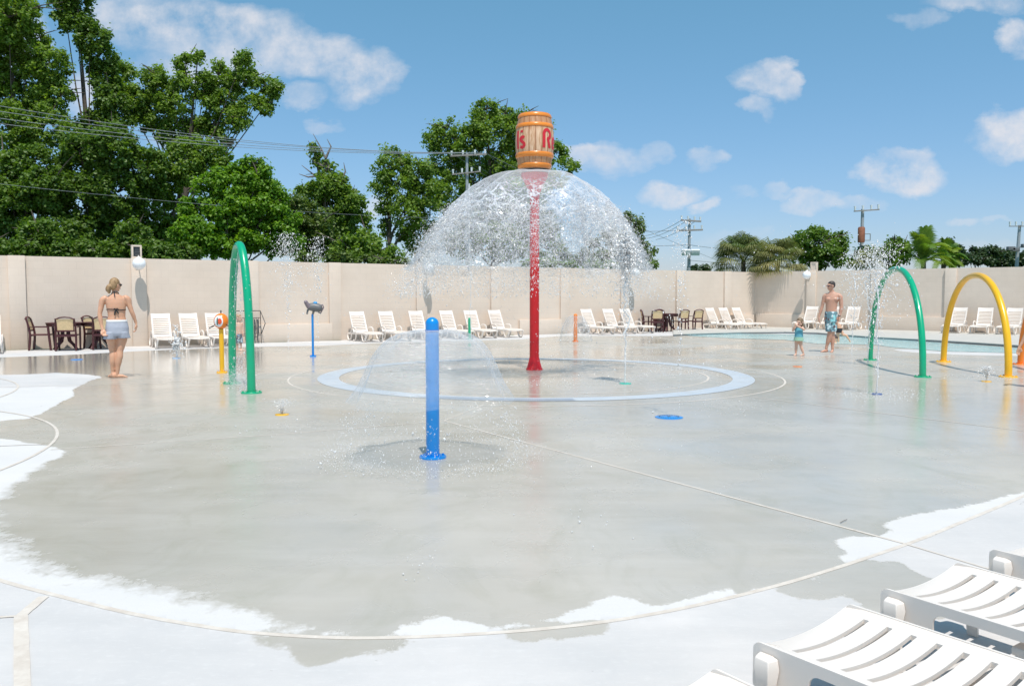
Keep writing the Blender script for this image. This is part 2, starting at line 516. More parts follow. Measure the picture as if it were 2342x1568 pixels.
def drop_material():
    t = Nt('water_drops')
    t.n.remove(t.b)
    df = t.node('ShaderNodeBsdfDiffuse'); df.inputs[0].default_value = (1, .99, .98, 1)
    tl = t.node('ShaderNodeBsdfTranslucent'); tl.inputs[0].default_value = (1, .99, .98, 1)
    gl = t.node('ShaderNodeBsdfGlossy'); gl.inputs['Roughness'].default_value = .18
    rf = t.node('ShaderNodeBsdfTransparent')
    m1 = t.node('ShaderNodeMixShader'); m1.inputs[0].default_value = .12
    t.l.new(df.outputs[0], m1.inputs[1]); t.l.new(tl.outputs[0], m1.inputs[2])
    m2 = t.node('ShaderNodeMixShader'); m2.inputs[0].default_value = .22
    t.l.new(m1.outputs[0], m2.inputs[1]); t.l.new(gl.outputs[0], m2.inputs[2])
    m3 = t.node('ShaderNodeMixShader'); m3.inputs[0].default_value = .74
    t.l.new(rf.outputs[0], m3.inputs[1]); t.l.new(m2.outputs[0], m3.inputs[2])
    t.l.new(m3.outputs[0], t.o.inputs[0])
    return t.m
M_DROP = drop_material()
def leaf_material(name, c0, c1, trans=.35):
    t = Nt(name)
    f = t.attr('tint')
    c = t.mix(f, c0, c1)
    t.put(t.b.inputs['Base Color'], c)
    t.b.inputs['Roughness'].default_value = .5
    tl = t.node('ShaderNodeBsdfTranslucent')
    t.l.new(t.mix(1, c, (1.5, 1.6, .7), 'MULTIPLY'), tl.inputs[0])
    m = t.node('ShaderNodeMixShader'); m.inputs[0].default_value = trans
    t.l.new(t.b.outputs[0], m.inputs[1]); t.l.new(tl.outputs[0], m.inputs[2])
    t.l.new(m.outputs[0], t.o.inputs[0])
    return t.m
M_BARK = simple('bark', (.12, .095, .075), .9, .3, 4, bump=.5, bscale=14)

# ------------------------------------------------------------------ walls
WH = CAMH + 1.0875
WAl = G(0, 584, WH); WC = G(1727, 622.3, WH); WBr = G(2342, 610, WH)
for p in (WAl, WC, WBr): p.z = 0
dA = (WC - WAl).normalized(); dB = (WBr - WC).normalized()
nA = Vector((dA.y, -dA.x, 0)); nB = Vector((dB.y, -dB.x, 0))      # towards the yard
WA0 = WC - dA * 38; WB1 = WC + dB * 24
def on_wall(w, xd, yd=677, off=0.0):
    """point where the line of sight meets the plane of a wall moved off metres into the yard"""
    P0, n = (WC, nA) if w == 'A' else (WC, nB)
    d = ray(xd, yd)
    t = ((P0 + n * off - Vector((0, 0, CAMH))).dot(n)) / d.dot(n)
    return Vector((0, 0, CAMH)) + d * t
aA = math.atan2(dA.y, dA.x); aB = math.atan2(dB.y, dB.x)
# ------------------------------------------------------------------ ground with wet and dry areas
def poly(pts): return np.array([G(x, y)[:2] for x, y in pts])
def sdist(P, V):
    """signed distance of points P to polygon V, positive inside"""
    d = np.full(len(P), 1e9); inside = np.zeros(len(P), bool)
    n = len(V)
    for i in range(n):
        a, b = V[i], V[(i + 1) % n]
        e = b - a; w = P - a
        t = np.clip((w @ e) / max(e @ e, 1e-12), 0, 1)
        d = np.minimum(d, np.hypot(*(w - t[:, None] * e).T))
        c = ((a[1] > P[:, 1]) != (b[1] > P[:, 1]))
        with np.errstate(divide='ignore', invalid='ignore'):
            xi = (b[0] - a[0]) * (P[:, 1] - a[1]) / (b[1] - a[1]) + a[0]
        inside ^= c & (P[:, 0] < xi)
    return np.where(inside, d, -d)
WET = poly([(-400, 838), (0, 817), (140, 812), (310, 803), (400, 799), (480, 796), (550, 793), (620, 792), (740, 790), (869, 784), (1000, 780), (1190, 776),
            (1281, 768), (1531, 768), (1600, 766), (1750, 762), (2342, 790), (2700, 800), (2700, 1040), (2342, 1125), (2280, 1140), (2200, 1158), (2100, 1175), (2030, 1192), (2022, 1206), (2050, 1214),
            (2010, 1228), (1960, 1224), (1915, 1236), (1912, 1248), (1935, 1262), (1925, 1280), (1945, 1292), (1900, 1307), (1830, 1328), (1760, 1340), (1690, 1356), (1680, 1347), (1640, 1350), (1600, 1364), (1560, 1372), (1530, 1382), (1490, 1382), (1460, 1370), (1400, 1366),
            (1350, 1380), (1300, 1402), (1310, 1408), (1240, 1418), (1170, 1432), (1115, 1442), (1075, 1424), (1030, 1410), (980, 1414), (930, 1428), (915, 1440), (925, 1450), (870, 1449),
            (790, 1444), (720, 1438), (650, 1432), (600, 1412), (540, 1402), (480, 1392), (400, 1376), (330, 1362), (260, 1344), (190, 1334), (120, 1318), (60, 1296), (20, 1268), (0, 1248), (-60, 1220), (-60, 1160), (0, 1128), (20, 1106), (60, 1082), (100, 1060), (150, 1035),
            (125, 1022), (80, 1014), (40, 1008), (0, 1003), (-300, 985), (-300, 958), (0, 962), (60, 957), (95, 945), (140, 918), (170, 905), (165, 890), (210, 868), (240, 862), (200, 856), (130, 852), (60, 856), (0, 857), (-300, 862)])
WETP = [poly([(600, 1455), (700, 1459), (830, 1462), (915, 1463), (880, 1474), (830, 1484), (780, 1486), (740, 1500), (720, 1505), (700, 1490), (685, 1476), (645, 1472)]),
        poly([(1178, 1444), (1260, 1438), (1358, 1429), (1350, 1440), (1300, 1446), (1220, 1452), (1195, 1452)]),
        poly([(1790, 1344), (1835, 1330), (1880, 1345), (1900, 1352), (1880, 1362), (1830, 1356)]),
        poly([(1890, 1318), (1980, 1288), (2050, 1294), (2085, 1318), (2120, 1330), (2200, 1400), (2060, 1410), (1985, 1372), (1900, 1340)])]
DRYP = [poly([(2040, 799), (2080, 798), (2150, 803), (2342, 808), (2500, 812), (2500, 818), (2342, 814), (2200, 811), (2110, 807), (2070, 804)])]
nr = 430
rr = .25 * (1700 / .25) ** (np.arange(nr) / (nr - 1))
aa = np.concatenate([np.linspace(R(-55), R(55), 620), np.linspace(R(55), R(305), 64)[1:-1]])
RR, AA = np.meshgrid(rr, aa, indexing='ij')
X = (RR * np.sin(AA)).ravel(); Y = (RR * np.cos(AA)).ravel()
P2 = np.stack([X, Y], 1)
wd = sdist(P2, WET)
for p in WETP: wd = np.maximum(wd, sdist(P2, p) + .06)
for p in DRYP: wd = np.minimum(wd, -sdist(P2, p))
Q = P2 - np.array(WC[:2])
inA = -(Q @ -np.array(nA[:2])); inB = -(Q @ -np.array(nB[:2]))
yard = ((inA > -.05) & (inB > -.05)).astype(float)
wd = np.clip(wd, -1.2, 1.2)
Px = P2
soft = np.exp(-((P2 - np.array(G(-20, 1200)[:2])) ** 2).sum(1) / 2.5) + .0 + .9 * np.exp(-((P2 - np.array(G(300, 1360)[:2])) ** 2).sum(1) / .5)
na = len(aa)
I, J = np.meshgrid(np.arange(nr - 1), np.arange(na), indexing='ij')
J2 = (J + 1) % na
Fg = np.stack([I * na + J, (I + 1) * na + J, (I + 1) * na + J2, I * na + J2], -1).reshape(-1, 4)
BIGP = poly([(-600, 900), (-260, 1220), (-120, 1280), (0, 1326), (150, 1366), (300, 1402), (450, 1429), (600, 1448), (850, 1458), (1200, 1441), (1500, 1402), (1800, 1332), (2070, 1245), (2200, 1193), (2342, 1133), (2500, 1060), (2650, 985), (2700, 830)])
rimv = (sdist(P2, BIGP) > 0).astype(float)
gz = lambda x, y, s_: np.exp(-((P2 - np.array(G(x, y)[:2])) ** 2).sum(1) / s_)
mir = 1.2 * gz(60, 830, 14) + 1.1 * gz(250, 822, 10) + .8 * gz(420, 825, 8) + .9 * gz(2200, 920, 9) + .7 * gz(1340, 810, 10) + .6 * gz(270, 900, 4) + .6 * gz(1225, 900, 4)
V3 = np.stack([X, Y, np.zeros_like(X)], 1)
Vc = np.vstack([V3, [[0, 0, 0]]])
ext = lambda a, v: np.append(a, v)
g = raw('ground', Vc, Fg, M_GROUND, smooth=False, attrs={'wet': ('POINT', ext(wd, 0)), 'yard': ('POINT', ext(yard, 1)), 'soft': ('POINT', ext(np.clip(soft, 0, 1), 0)), 'rim': ('POINT', ext(rimv, 0)), 'mirror': ('POINT', ext(np.clip(mir, 0, 1), 0))})
tag(g, 'broad concrete splash pad, wet grey in the middle and dry white at its rim', 'ground', kind='structure')

# joints
jz = [0]
def strip(name, pts, w, z=.0012, mat=M_JOINT, closed=False):
    jz[0] += .00018; z += jz[0]
    pts = [Vector((p[0], p[1], 0)) for p in pts]
    n = len(pts); vs = []; fs = []
    for i, p in enumerate(pts):
        a = pts[i - 1] if (i > 0 or closed) else p
        b = pts[(i + 1) % n] if (i < n - 1 or closed) else p
        t = (b - a).normalized(); q = Vector((t.y, -t.x, 0)) * (w / 2 * (1 + .05 * math.sin(i * 2.1) * math.sin(i * .37)))
        vs += [(p + q + Vector((0, 0, z))), (p - q + Vector((0, 0, z)))]
    for i in range(n if closed else n - 1):
        j = (i + 1) % n
        fs.append((2 * i, 2 * j, 2 * j + 1, 2 * i + 1))
    o = MB().add(vs, fs).build(name, mat)
    return tag(o, kind='structure')
def fitc(pts):
    A = []; b = []
    for x, y in pts:
        p = G(x, y); A.append([2 * p.x, 2 * p.y, 1]); b.append(p.x ** 2 + p.y ** 2)
    s = np.linalg.lstsq(np.array(A), np.array(b), rcond=None)[0]
    return s[0], s[1], math.sqrt(s[2] + s[0] ** 2 + s[1] ** 2)
def arc(c, a0=0, a1=360, n=160, r=None):
    return [(c[0] + (r or c[2]) * math.cos(R(a0 + (a1 - a0) * i / (n - 1))), c[1] + (r or c[2]) * math.sin(R(a0 + (a1 - a0) * i / (n - 1)))) for i in range(n)]
def seg(a, b, n=24):
    A, B = G(*a), G(*b)
    return [tuple(A.lerp(B, i / (n - 1)))[:2] for i in range(n)]
big = fitc([(0, 1326), (150, 1366), (300, 1402), (450, 1429), (600, 1448), (850, 1458), (1200, 1441), (1500, 1402), (1800, 1332), (2070, 1245), (2200, 1193), (2342, 1133)])
ringo = fitc([(729, 866), (1722, 866), (1230, 918), (1230, 819)])
print('BIG', big, 'RING', ringo)
def smooth_px(pts, k=8):
    o = []
    for i in range(len(pts) - 1):
        p = [Vector(G(*pts[max(0, min(len(pts) - 1, j))])[:2]) for j in (i - 1, i, i + 1, i + 2)]
        for q in range(k):
            t = q / k
            o.append(tuple(.5 * ((2 * p[1]) + (p[2] - p[0]) * t + (2 * p[0] - 5 * p[1] + 4 * p[2] - p[3]) * t * t + (3 * p[1] - p[0] - 3 * p[2] + p[3]) * t ** 3)))
    o.append(tuple(G(*pts[-1])[:2]))
    return o
strip('expansion_joint', smooth_px([(-260, 1220), (-120, 1280), (0, 1326), (150, 1366), (300, 1402), (450, 1429), (600, 1448), (850, 1458), (1200, 1441), (1500, 1402), (1800, 1332), (2070, 1245), (2200, 1193), (2342, 1133), (2500, 1060), (2650, 985)]), .031)
rc = (ringo[0], ringo[1])
ro = ringo[2]
th = (1786 - 1722) / F * 17.5
strip('expansion_joint', arc((rc[0], rc[1], ro * 1.125), 0, 360, 220)[:-1], .034, closed=True)
strip('expansion_joint', arc((rc[0], rc[1], ro * .80), 0, 360, 200)[:-1], .034, closed=True)
strip('expansion_joint', seg((115, 1028), (640, 993)) + seg((640, 993), (1015, 962))[1:], .024)
strip('expansion_joint', seg((1015, 962), (1106, 925)), .020)
strip('expansion_joint', seg((1015, 962), (2071, 1243)), .024)
strip('expansion_joint', seg((2073, 1244), (2500, 1372)), .019)
strip('expansion_joint', seg((1700, 905), (2700, 1030)), .022)
strip('expansion_joint', seg((1950, 862), (2250, 838)), .022)
strip('expansion_joint', seg((-60, 1415), (48, 1408), 8), .022)
strip('expansion_joint', seg((100, 1364), (48, 1408), 8) , .05)
strip('expansion_joint', seg((48, 1408), (52, 1600), 12), .055)
strip('expansion_joint', seg((-200, 889), (640, 871)), .019)
strip('expansion_joint', seg((-60, 1022), (100, 1016)), .02)
lc = fitc([(0, 1072), (60, 1050), (110, 1030), (132, 1000), (120, 978), (95, 962), (50, 950), (0, 939)])
strip('expansion_joint', arc(lc, 0, 360, 120)[:-1], .032, closed=True)
lc2 = fitc([(0, 908), (30, 895), (40, 884), (32, 873), (0, 866)])
strip('expansion_joint', arc(lc2, 0, 360, 90)[:-1], .032, closed=True)

# trench drain ring
dr = empty('drain_ring', (rc[0], rc[1], 0), 0, 'pale blue circular trench drain set in the wet concrete round the red post', 'drain')
def ringmesh(r0, r1, z, n, a0=0, a1=2 * PI):
    vs = []; fs = []
    for i in range(n + 1):
        a = a0 + (a1 - a0) * i / n
        vs += [(r0 * math.cos(a), r0 * math.sin(a), z), (r1 * math.cos(a), r1 * math.sin(a), z)]
    for i in range(n): fs.append((2 * i, 2 * i + 1, 2 * i + 3, 2 * i + 2))
    return vs, fs
vs, fs = ringmesh(ro * .905, ro, .005, 200)
vs = [(a, b, .0035) for a, b, c in vs]
MB().add(vs, fs).build('channel', M_RING, dr)
gm = MB()
for i in range(760):
    a = i / 760 * 2 * PI
    if not (R(243) < a < R(277)): continue
    for q in (.940, .962, .984):
        c = Vector((ro * q * math.cos(a), ro * q * math.sin(a), .008)); 
        u = Vector((math.cos(a), math.sin(a), 0)) * (ro * .008); w = Vector((-math.sin(a), math.cos(a), 0)) * .013
        gm.add([c - u - w, c + u - w, c + u + w, c - u + w], [(0, 1, 2, 3)])
tag(gm.build('slot_grating', simple('grate_slots', (.43, .48, .56), .4, .1), dr), kind='stuff')

# pool
def pool_water():
    t = Nt('pool_water')
    pos = t.node('ShaderNodeNewGeometry').outputs['Position']
    ca = t.ramp(t.noise(3.5, 5, .6, pos, None, 1.2), .4, .7)
    t.put(t.b.inputs['Base Color'], t.mix(ca, (.46, .74, .73), (.66, .86, .84)))
    t.b.inputs['Roughness'].default_value = .05
    t.bump(t.noise(3.5, 5, .6, pos, (1, 1.6, 1)), .6, .05)
    return t.m
far = [(1560, 766), (1688, 763), (1738, 764), (1869, 765), (2004, 774), (2158, 784), (2316, 795), (2500, 808), (2700, 822)]
near = [(2700, 835), (2500, 818), (2342, 808), (2158, 803), (2050, 795), (1996, 788), (1869, 786), (1793, 777), (1688, 774), (1600, 770)]
pw = [G(x, y) for x, y in far + near]
o = MB().add([(p.x, p.y, .006) for p in pw], [tuple(range(len(pw)))]).build('pool_water', pool_water())
tag(o, kind='structure')
cope = [(1540, 764), (1583, 762), (1688, 759), (1793, 758), (1869, 760), (2004, 770), (2158, 778), (2316, 788), (2500, 801), (2700, 815)]
DZ = .07
front = [G(x, y, DZ) for x, y in cope]
endB = WC + dB * 24
pl = [(p.x, p.y) for p in front] + [(endB.x + 2, endB.y - 4), ((endB + nB * .02).x, (endB + nB * .02).y), ((WC + nB * .02 + nA * .02).x, (WC + nA * .02).y), tuple(on_wall('A', 1540, 677, .02))[:2]]
tag(MB().prism(pl, -.05, DZ).build('pool_deck', simple('deck_concrete', (.50, .475, .43), .8, .06, 3)), kind='structure')
tl_ = MB()
for a, b in zip(front[:-1], front[1:]):
    d = (b - a); q = Vector((d.y, -d.x, 0)).normalized() * .006
    for z0, z1 in ((.006, .04),):
        tl_.add([a + q - Vector((0, 0, DZ - z0)), b + q - Vector((0, 0, DZ - z0)), b + q - Vector((0, 0, DZ - z1)), a + q - Vector((0, 0, DZ - z1))], [(0, 1, 2, 3)])
tag(tl_.build('pool_tile_band', simple('tile_dark', (.10, .13, .15), .25, .3, 20)), kind='structure')

def make_wall(w, name, label, A, B, ang, pil, ledges):
    root = empty(name, A, ang, label, 'wall')
    Ln = (B - A).length
    MB().box((Ln / 2, .10, WH / 2), (Ln, .2, WH)).build('wall_panel', M_WALL, root)
    loc = lambda p: (Vector(p) - A).dot(dA if w == 'A' else dB)
    for xd in pil:
        s = loc(on_wall(w, xd))
        MB().box((s, -.04, WH / 2 + .002), (.40, .08, WH + .01), bev=.006).build('pilaster', M_WALL, root)
    for x0, x1, z in ledges:
        s0, s1 = loc(on_wall(w, x0)), loc(on_wall(w, x1))
        MB().box(((s0 + s1) / 2, -.05, z / 2), (s1 - s0, .10, z), bev=.008).build('plinth', M_WALL, root)
    return root
PILA = [-260, 40, 318, 576, 765, 963, 1132, 1290, 1427, 1553, 1662]
PILB = [1856, 2004, 2174, 2385]
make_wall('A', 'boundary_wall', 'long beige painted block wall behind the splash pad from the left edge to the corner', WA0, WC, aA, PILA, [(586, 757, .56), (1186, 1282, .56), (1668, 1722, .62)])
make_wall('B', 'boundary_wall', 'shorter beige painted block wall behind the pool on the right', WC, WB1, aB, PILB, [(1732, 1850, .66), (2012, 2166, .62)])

# globe lamps and boxes
def globe_lamp(w, xd, yd, label, boxx=None):
    n = nA if w == 'A' else nB; an = aA if w == 'A' else aB
    p = on_wall(w, xd, yd, .42)
    base = p - n * .30
    r = empty('globe_lamp', (base.x, base.y, p.z), an, label, 'lamp', 'globe lamps on the boundary walls')
    MB().ball((0, -.30, 0), .178, 28).build('globe', M_GLOBE, r)
    MB().tube([(0, .0, .05), (0, -.10, .19), (0, -.22, .23), (0, -.30, .19)], .014, 8).build('arm', M_WHITE, r)
    MB().lathe([(.05, .16), (.06, .19), (.03, .21)], (0, -.30, 0), 16).build('cap', M_WHITE, r)
    MB().box((0, .0, .04), (.12, .03, .16), bev=.005).build('wall_plate', M_WHITE, r)
    return r
globe_lamp('A', 318, 603, 'white globe lamp on the wall right of the woman, below a box')
globe_lamp('A', 981, 614, 'white globe lamp on the wall straight above the blue mushroom post')
globe_lamp('A', 1453, 623, 'white globe lamp on the wall beside the tall foaming jet')
globe_lamp('B', 1845, 629, 'white globe lamp on the right-hand wall by the walking man')
def flood(w, xd, yd, label):
    n = nA if w == 'A' else nB; an = aA if w == 'A' else aB
    p = on_wall(w, xd, yd, -.0)
    r = empty('flood_light', (p.x, p.y, WH), an, label, 'flood light', 'flood lights on top of the walls')
    m = MB()
    m.box((0, .08, .19), (.27, .12, .39), bev=.008)
    m.box((0, -.01, .36), (.27, .06, .05), bev=.005); m.box((0, -.01, .03), (.27, .06, .05), bev=.005)
    m.box((-.112, -.01, .195), (.046, .06, .278), bev=.005); m.box((.112, -.01, .195), (.046, .06, .278), bev=.005)
    m.build('housing', M_WALL, r)
    if w == 'B':
        MB().box((0, .0, .195), (.176, .03, .276)).build('back_panel', M_WALL, r)
        return r
    MB().box((0, .012, .195), (.176, .01, .276)).build('lens', M_GLASSD, r)
    lm = MB()
    for k in range(5): lm.box((.02, -.002, .10 + .045 * k), (.12, .012, .012))
    lm.build('louvre', M_GREY, r)
    return r
flood('A', 313, 600, 'square beige box with a dark lens on the wall above the left globe lamp')
flood('A', 959, 600, 'square beige box on the wall left of the second globe lamp, seen through spray')
flood('A', 1432, 610, 'square beige box on the wall hidden by the foaming jet')
flood('B', 1861, 620, 'beige box standing on the right-hand wall above the man')

# ------------------------------------------------------------------ loungers
def slat_panel(w, L, nslot, sag, th, first=.10, last=.06, slotw=.03, rim=.045, ends=None):
    """panel along +x, width w in y, concave across, cut by cross slots; returns MB"""
    m = MB()
    ny = 12
    ys = [-w / 2 + rim + (w - 2 * rim) * k / ny for k in range(ny + 1)]
    zf = lambda y: -sag * (1 - (2 * y / w) ** 2)
    def piece(x0, x1, ylist):
        vs = []; n = len(ylist)
        for x in (x0, x1):
            for dz in (0, -th):
                vs += [(x, y, zf(y) + dz) for y in ylist]
        fs = []
        for k in range(n - 1):
            fs.append((k, k + 1, 2 * n + k + 1, 2 * n + k))
            fs.append((n + k, 3 * n + k, 3 * n + k + 1, n + k + 1))
            fs.append((k, n + k, n + k + 1, k + 1)); fs.append((2 * n + k, 2 * n + k + 1, 3 * n + k + 1, 3 * n + k))
        fs.append((0, 2 * n, 3 * n, n)); fs.append((n - 1, 2 * n - 1, 4 * n - 1, 3 * n - 1))
        m.add(vs, fs, False)
    pitch = (L - first - last) / nslot
    x = 0
    for i in range(nslot + 1):
        x1 = first + i * pitch if i < nslot else L
        piece(x, x1, ys)
        x = x1 + slotw
    # side rims run the full length
    piece(0, L, [-w / 2, -w / 2 + rim * .5, -w / 2 + rim]); piece(0, L, [w / 2 - rim, w / 2 - rim * .5, w / 2])
    return m
def make_lounger(label):
    r = empty('sun_lounger', (0, 0, 0), 0, label, 'sun lounger', 'white resin sun loungers')
    w = .545; zs = .275
    # seat, foot end at +x
    s = slat_panel(w - .03, 1.2, 12, .02, .019)
    s.v = [p + Vector((0, 0, zs)) for p in s.v]
    s.build('seat', M_WHITE, r)
    a = R(61)
    b = slat_panel(w - .03, .76, 9, .025, .03, first=.09, last=.13)
    b.v = [Vector((-(p.x * math.cos(a)) + p.z * math.sin(a), p.y, zs + .01 + p.x * math.sin(a) + p.z * math.cos(a))) for p in b.v]
    b.build('backrest', M_WHITE, r)
    for sy in (-1, 1):
        y = sy * (w / 2 - .005)
        MB().tube([(-.42, y, zs - .05), (-.1, y, zs - .03), (.5, y, zs - .01), (1.0, y, zs - .01), (1.22, y, zs - .03)], [.018, .026, .028, .026, .02], 10, flat=1.5).build('side_rail', M_WHITE, r)
        ya = sy * (w / 2 + .019)
        MB().tube([(-.10, ya, zs), (-.06, ya, zs + .11), (.02, ya, zs + .155), (.22, ya, zs + .16), (.33, ya, zs + .12), (.36, ya, zs), (.32, ya, .10), (.22, ya, .022), (.10, ya, .02)], [.02] * 9, 10, flat=1.4).build('armrest', M_WHITE, r)
        MB().tube([(-.40, ya - sy * .02, zs - .05), (-.42, ya, .15), (-.36, ya, .05), (-.25, ya, .022), (-.12, ya, .05), (-.06, ya, .18), (-.06, y, zs - .03)], .02, 10, flat=1.3).build('leg', M_WHITE, r)
        MB().tube([(.80, y, zs - .02), (.84, ya, .15), (.90, ya, .05), (.97, ya, .022), (1.06, ya, .022), (1.12, ya, .06), (1.17, y, zs - .03)], .02, 10, flat=1.3).build('leg', M_WHITE, r)
    MB().tube([(-.20, -w / 2 + .05, zs - .03), (-.26, -w / 2 + .05, zs + .32), (-.26, w / 2 - .05, zs + .32), (-.20, w / 2 - .05, zs - .03)], .012, 8).build('back_prop', M_WHITE, r)
    return r
first_lounger = [None]
def place_lounger(w, xd, label, off=.62, dz=0):
    n = nA if w == 'A' else nB
    p = on_wall(w, xd, 677, off); p.z = dz
    if first_lounger[0] is None:
        first_lounger[0] = make_lounger(label); o = first_lounger[0]
    else: o = copy_tree(first_lounger[0])
    o.location = p; o.rotation_euler.z = math.atan2(n.y, n.x) + random.uniform(-.04, .04)
    o['label'] = label
    return o
for xd, lb in [(-28, 'white slatted lounger cut off by the left edge, beside the wine-red chairs'),
               (369, 'white slatted lounger just right of the woman, leftmost of its three'),
               (434, 'white slatted lounger in the middle of the three left of the green arch'),
               (493, 'white slatted lounger behind the orange ball on its yellow post'),
               (824, 'white slatted lounger nearest the grey water cannon, first of six'),
               (890, 'white slatted lounger second of the six by the blue post'),
               (959, 'white slatted lounger third of the six, partly behind the water dome'),
               (1030, 'white slatted lounger directly behind the top of the blue post'),
               (1085, 'white slatted lounger behind the short green bollard'),
               (1141, 'white slatted lounger last of the six, nearest the red post'),
               (1352, 'white slatted lounger behind the orange spout post'),
               (1402, 'white slatted lounger middle one of the three right of the red post'),
               (1441, 'white slatted lounger next to the foaming jet, left of the far tables'),
               (1637, 'white slatted lounger half hidden by the far chairs'),
               (1667, 'white slatted lounger between two others near the wall corner'),
               (1697, 'white slatted lounger nearest the corner of the two walls')]:
    place_lounger('A', xd, lb)
for xd, lb in [(1852, 'white slatted lounger across the pool, left of the walking man'),
               (1905, 'white slatted lounger across the pool, hidden behind the walking man'),
               (1948, 'white slatted lounger across the pool, left of the right-hand green arch'),
               (2192, 'white slatted lounger framed inside the yellow arch on its left'),
               (2252, 'white slatted lounger behind the right leg of the yellow arch'),
               (2318, 'white slatted lounger at the right edge between the yellow and orange arches')]:
    place_lounger('B', xd, lb, off=.62, dz=.07)

# foreground loungers lying flat, seen from their ends
def make_flat(label):
    r = empty('sun_lounger', (0, 0, 0), 0, label, 'sun lounger', 'flat white loungers in the foreground')
    w = .548; zs = .30; Lf = 1.85
    def bend(p):     # the end rolls down a little
        x = p.x
        dz = -.012 * max(0, (.10 - x) / .10) ** 2
        return Vector((p.x, p.y, p.z + dz + zs))
    s = MB()
    nslot = 18; sag = .032; rim = .055; th = .016
    zf = lambda y: -sag * (1 - (2 * y / w) ** 2) 
    ny = 20
    ys = [-w / 2 + rim + (w - 2 * rim) * k / ny for k in range(ny + 1)]
    def piece(x0, x1, yl, nx=1):
        n = len(yl); vs = []; fs = []
        for side in (0, -th):
            for i in range(nx + 1):
                x = x0 + (x1 - x0) * i / nx
                vs += [bend(Vector((x, y, zf(y) + side))) for y in yl]
        B = (nx + 1) * n
        for i in range(nx):
            for k in range(n - 1):
                q = i * n + k
                fs.append((q, q + 1, q + n + 1, q + n)); fs.append((B + q, B + q + n, B + q + n + 1, B + q + 1))
        for k in range(n - 1):
            fs.append((k, B + k, B + k + 1, k + 1)); e = nx * n
            fs.append((e + k, e + k + 1, B + e + k + 1, B + e + k))
        for i in range(nx):
            fs.append((i * n, (i + 1) * n, B + (i + 1) * n, B + i * n)); e = n - 1
            fs.append((i * n + e, B + i * n + e, B + (i + 1) * n + e, (i + 1) * n + e))
        s.add(vs, fs, False)
    x = 0.0; pitch = .0865; sw = .022
    for i in range(nslot + 1):
        x1 = .105 + i * pitch
        piece(x, x1, ys, 5 if i == 0 else 1)
        x = x1 + sw
    piece(x, Lf, ys)
    e = [-w / 2 - .004, -w / 2 + rim * .4, -w / 2 + rim]
    piece(0, Lf, e, 24); piece(0, Lf, [-k for k in e][::-1], 24)
    s.build('seat', M_WHITE, r)
    # skirts with long rounded openings
    for sy in (-1, 1):
        m = MB()
        y0 = sy * (w / 2 + .0065); y1 = sy * (w / 2 - .003)
        top, bot = zs + .004, zs - .165
        def loop(x0, x1, z0, z1, rad, n=7):
            pts = []
            for cx, cz, a0 in ((x1 - rad, z1 - rad, 0), (x0 + rad, z1 - rad, 90), (x0 + rad, z0 + rad, 180), (x1 - rad, z0 + rad, 270)):
                for k in range(n):
                    a = R(a0 + 90 * k / (n - 1)); pts.append((cx + rad * math.cos(a), cz + rad * math.sin(a)))
            return pts
        for (xa, xb, ha, hb) in ((.0, .86, .21, .72), (.86, Lf, .98, 1.62)):
            outer = loop(xa, xb, bot, top, .030); inner = loop(ha, hb, bot + .022, top - .040, .036)
            n = len(outer)
            vs = []
            for y in (y0, y1):
                vs += [(px, y, pz) for px, pz in outer] + [(px, y, pz) for px, pz in inner]
            fs = []
            for k in range(n):
                j = (k + 1) % n
                fs += [(k, j, n + j, n + k), (2 * n + k, 3 * n + k, 3 * n + j, 2 * n + j), (n + k, n + j, 3 * n + j, 3 * n + k), (k, 2 * n + k, 2 * n + j, j)]
            m.add(vs, fs, False)
        m.build('side_skirt', M_WHITE, r)
        # moulded outboard legs, with a shoulder at the top
        for x0 in (.035, 1.62):
            lm = MB()
            yo = sy * (w / 2 + .010)
            secs = [(zs - .022, .022, .040), (zs - .028, .040, .062), (zs - .06, .050, .066), (zs - .11, .040, .052), (zs - .17, .028, .044), (.0, .026, .040)]
            vs = []
            for z, dy, dx in secs:
                vs += [(x0 - dx * .15 + (zs - z) * .10, yo, z), (x0 + dx + (zs - z) * .10, yo, z), (x0 + dx * .85 + (zs - z) * .10, yo + sy * dy, z), (x0 + (zs - z) * .10, yo + sy * dy, z)]
            fs = [(i * 4 + k, i * 4 + (k + 1) % 4, i * 4 + 4 + (k + 1) % 4, i * 4 + 4 + k) for i in range(len(secs) - 1) for k in range(4)]
            fs += [(0, 1, 2, 3), tuple(len(vs) - 4 + k for k in range(4))]
            lo = lm.add(vs, fs).build('leg', M_WHITE, r)
            bv = lo.modifiers.new('bevel', 'BEVEL'); bv.width = .008; bv.segments = 3
    # struts under the slats
    MB().box((.50, 0, zs - .085), (.05, w - .03, .03), bev=.006).build('cross_brace', M_WHITE, r)
    MB().box((1.15, 0, zs - .085), (.05, w - .03, .03), bev=.006).build('cross_brace', M_WHITE, r)
    MB().box((.78, .13, zs - .078), (.55, .028, .024), bev=.005).box((.78, -.13, zs - .078), (.55, .028, .024), bev=.005).build('support_rib', M_WHITE, r)
    return r
flat0 = None
def flat(cl, crp, label):
    """left and right corner of the near end, in picture pixels"""
    global flat0
    a = G(cl[0], cl[1], .30); b = G(crp[0], crp[1], .30)
    mid = (a + b) / 2; mid.z = 0
    d = (b - a); ax = math.atan2(d.y, d.x)     # from left corner to right corner
    if flat0 is None: flat0 = make_flat(label); o = flat0
    else: o = copy_tree(flat0)
    # local +x must run away from the edge, down to the right: (dy, -dx)
    o.location = mid; o.rotation_euler.z = ax - PI / 2; o['label'] = label
    return o
flat((1727, 1463), (1932, 1380), 'large white lounger lying flat, nearest whole one in the bottom right corner')
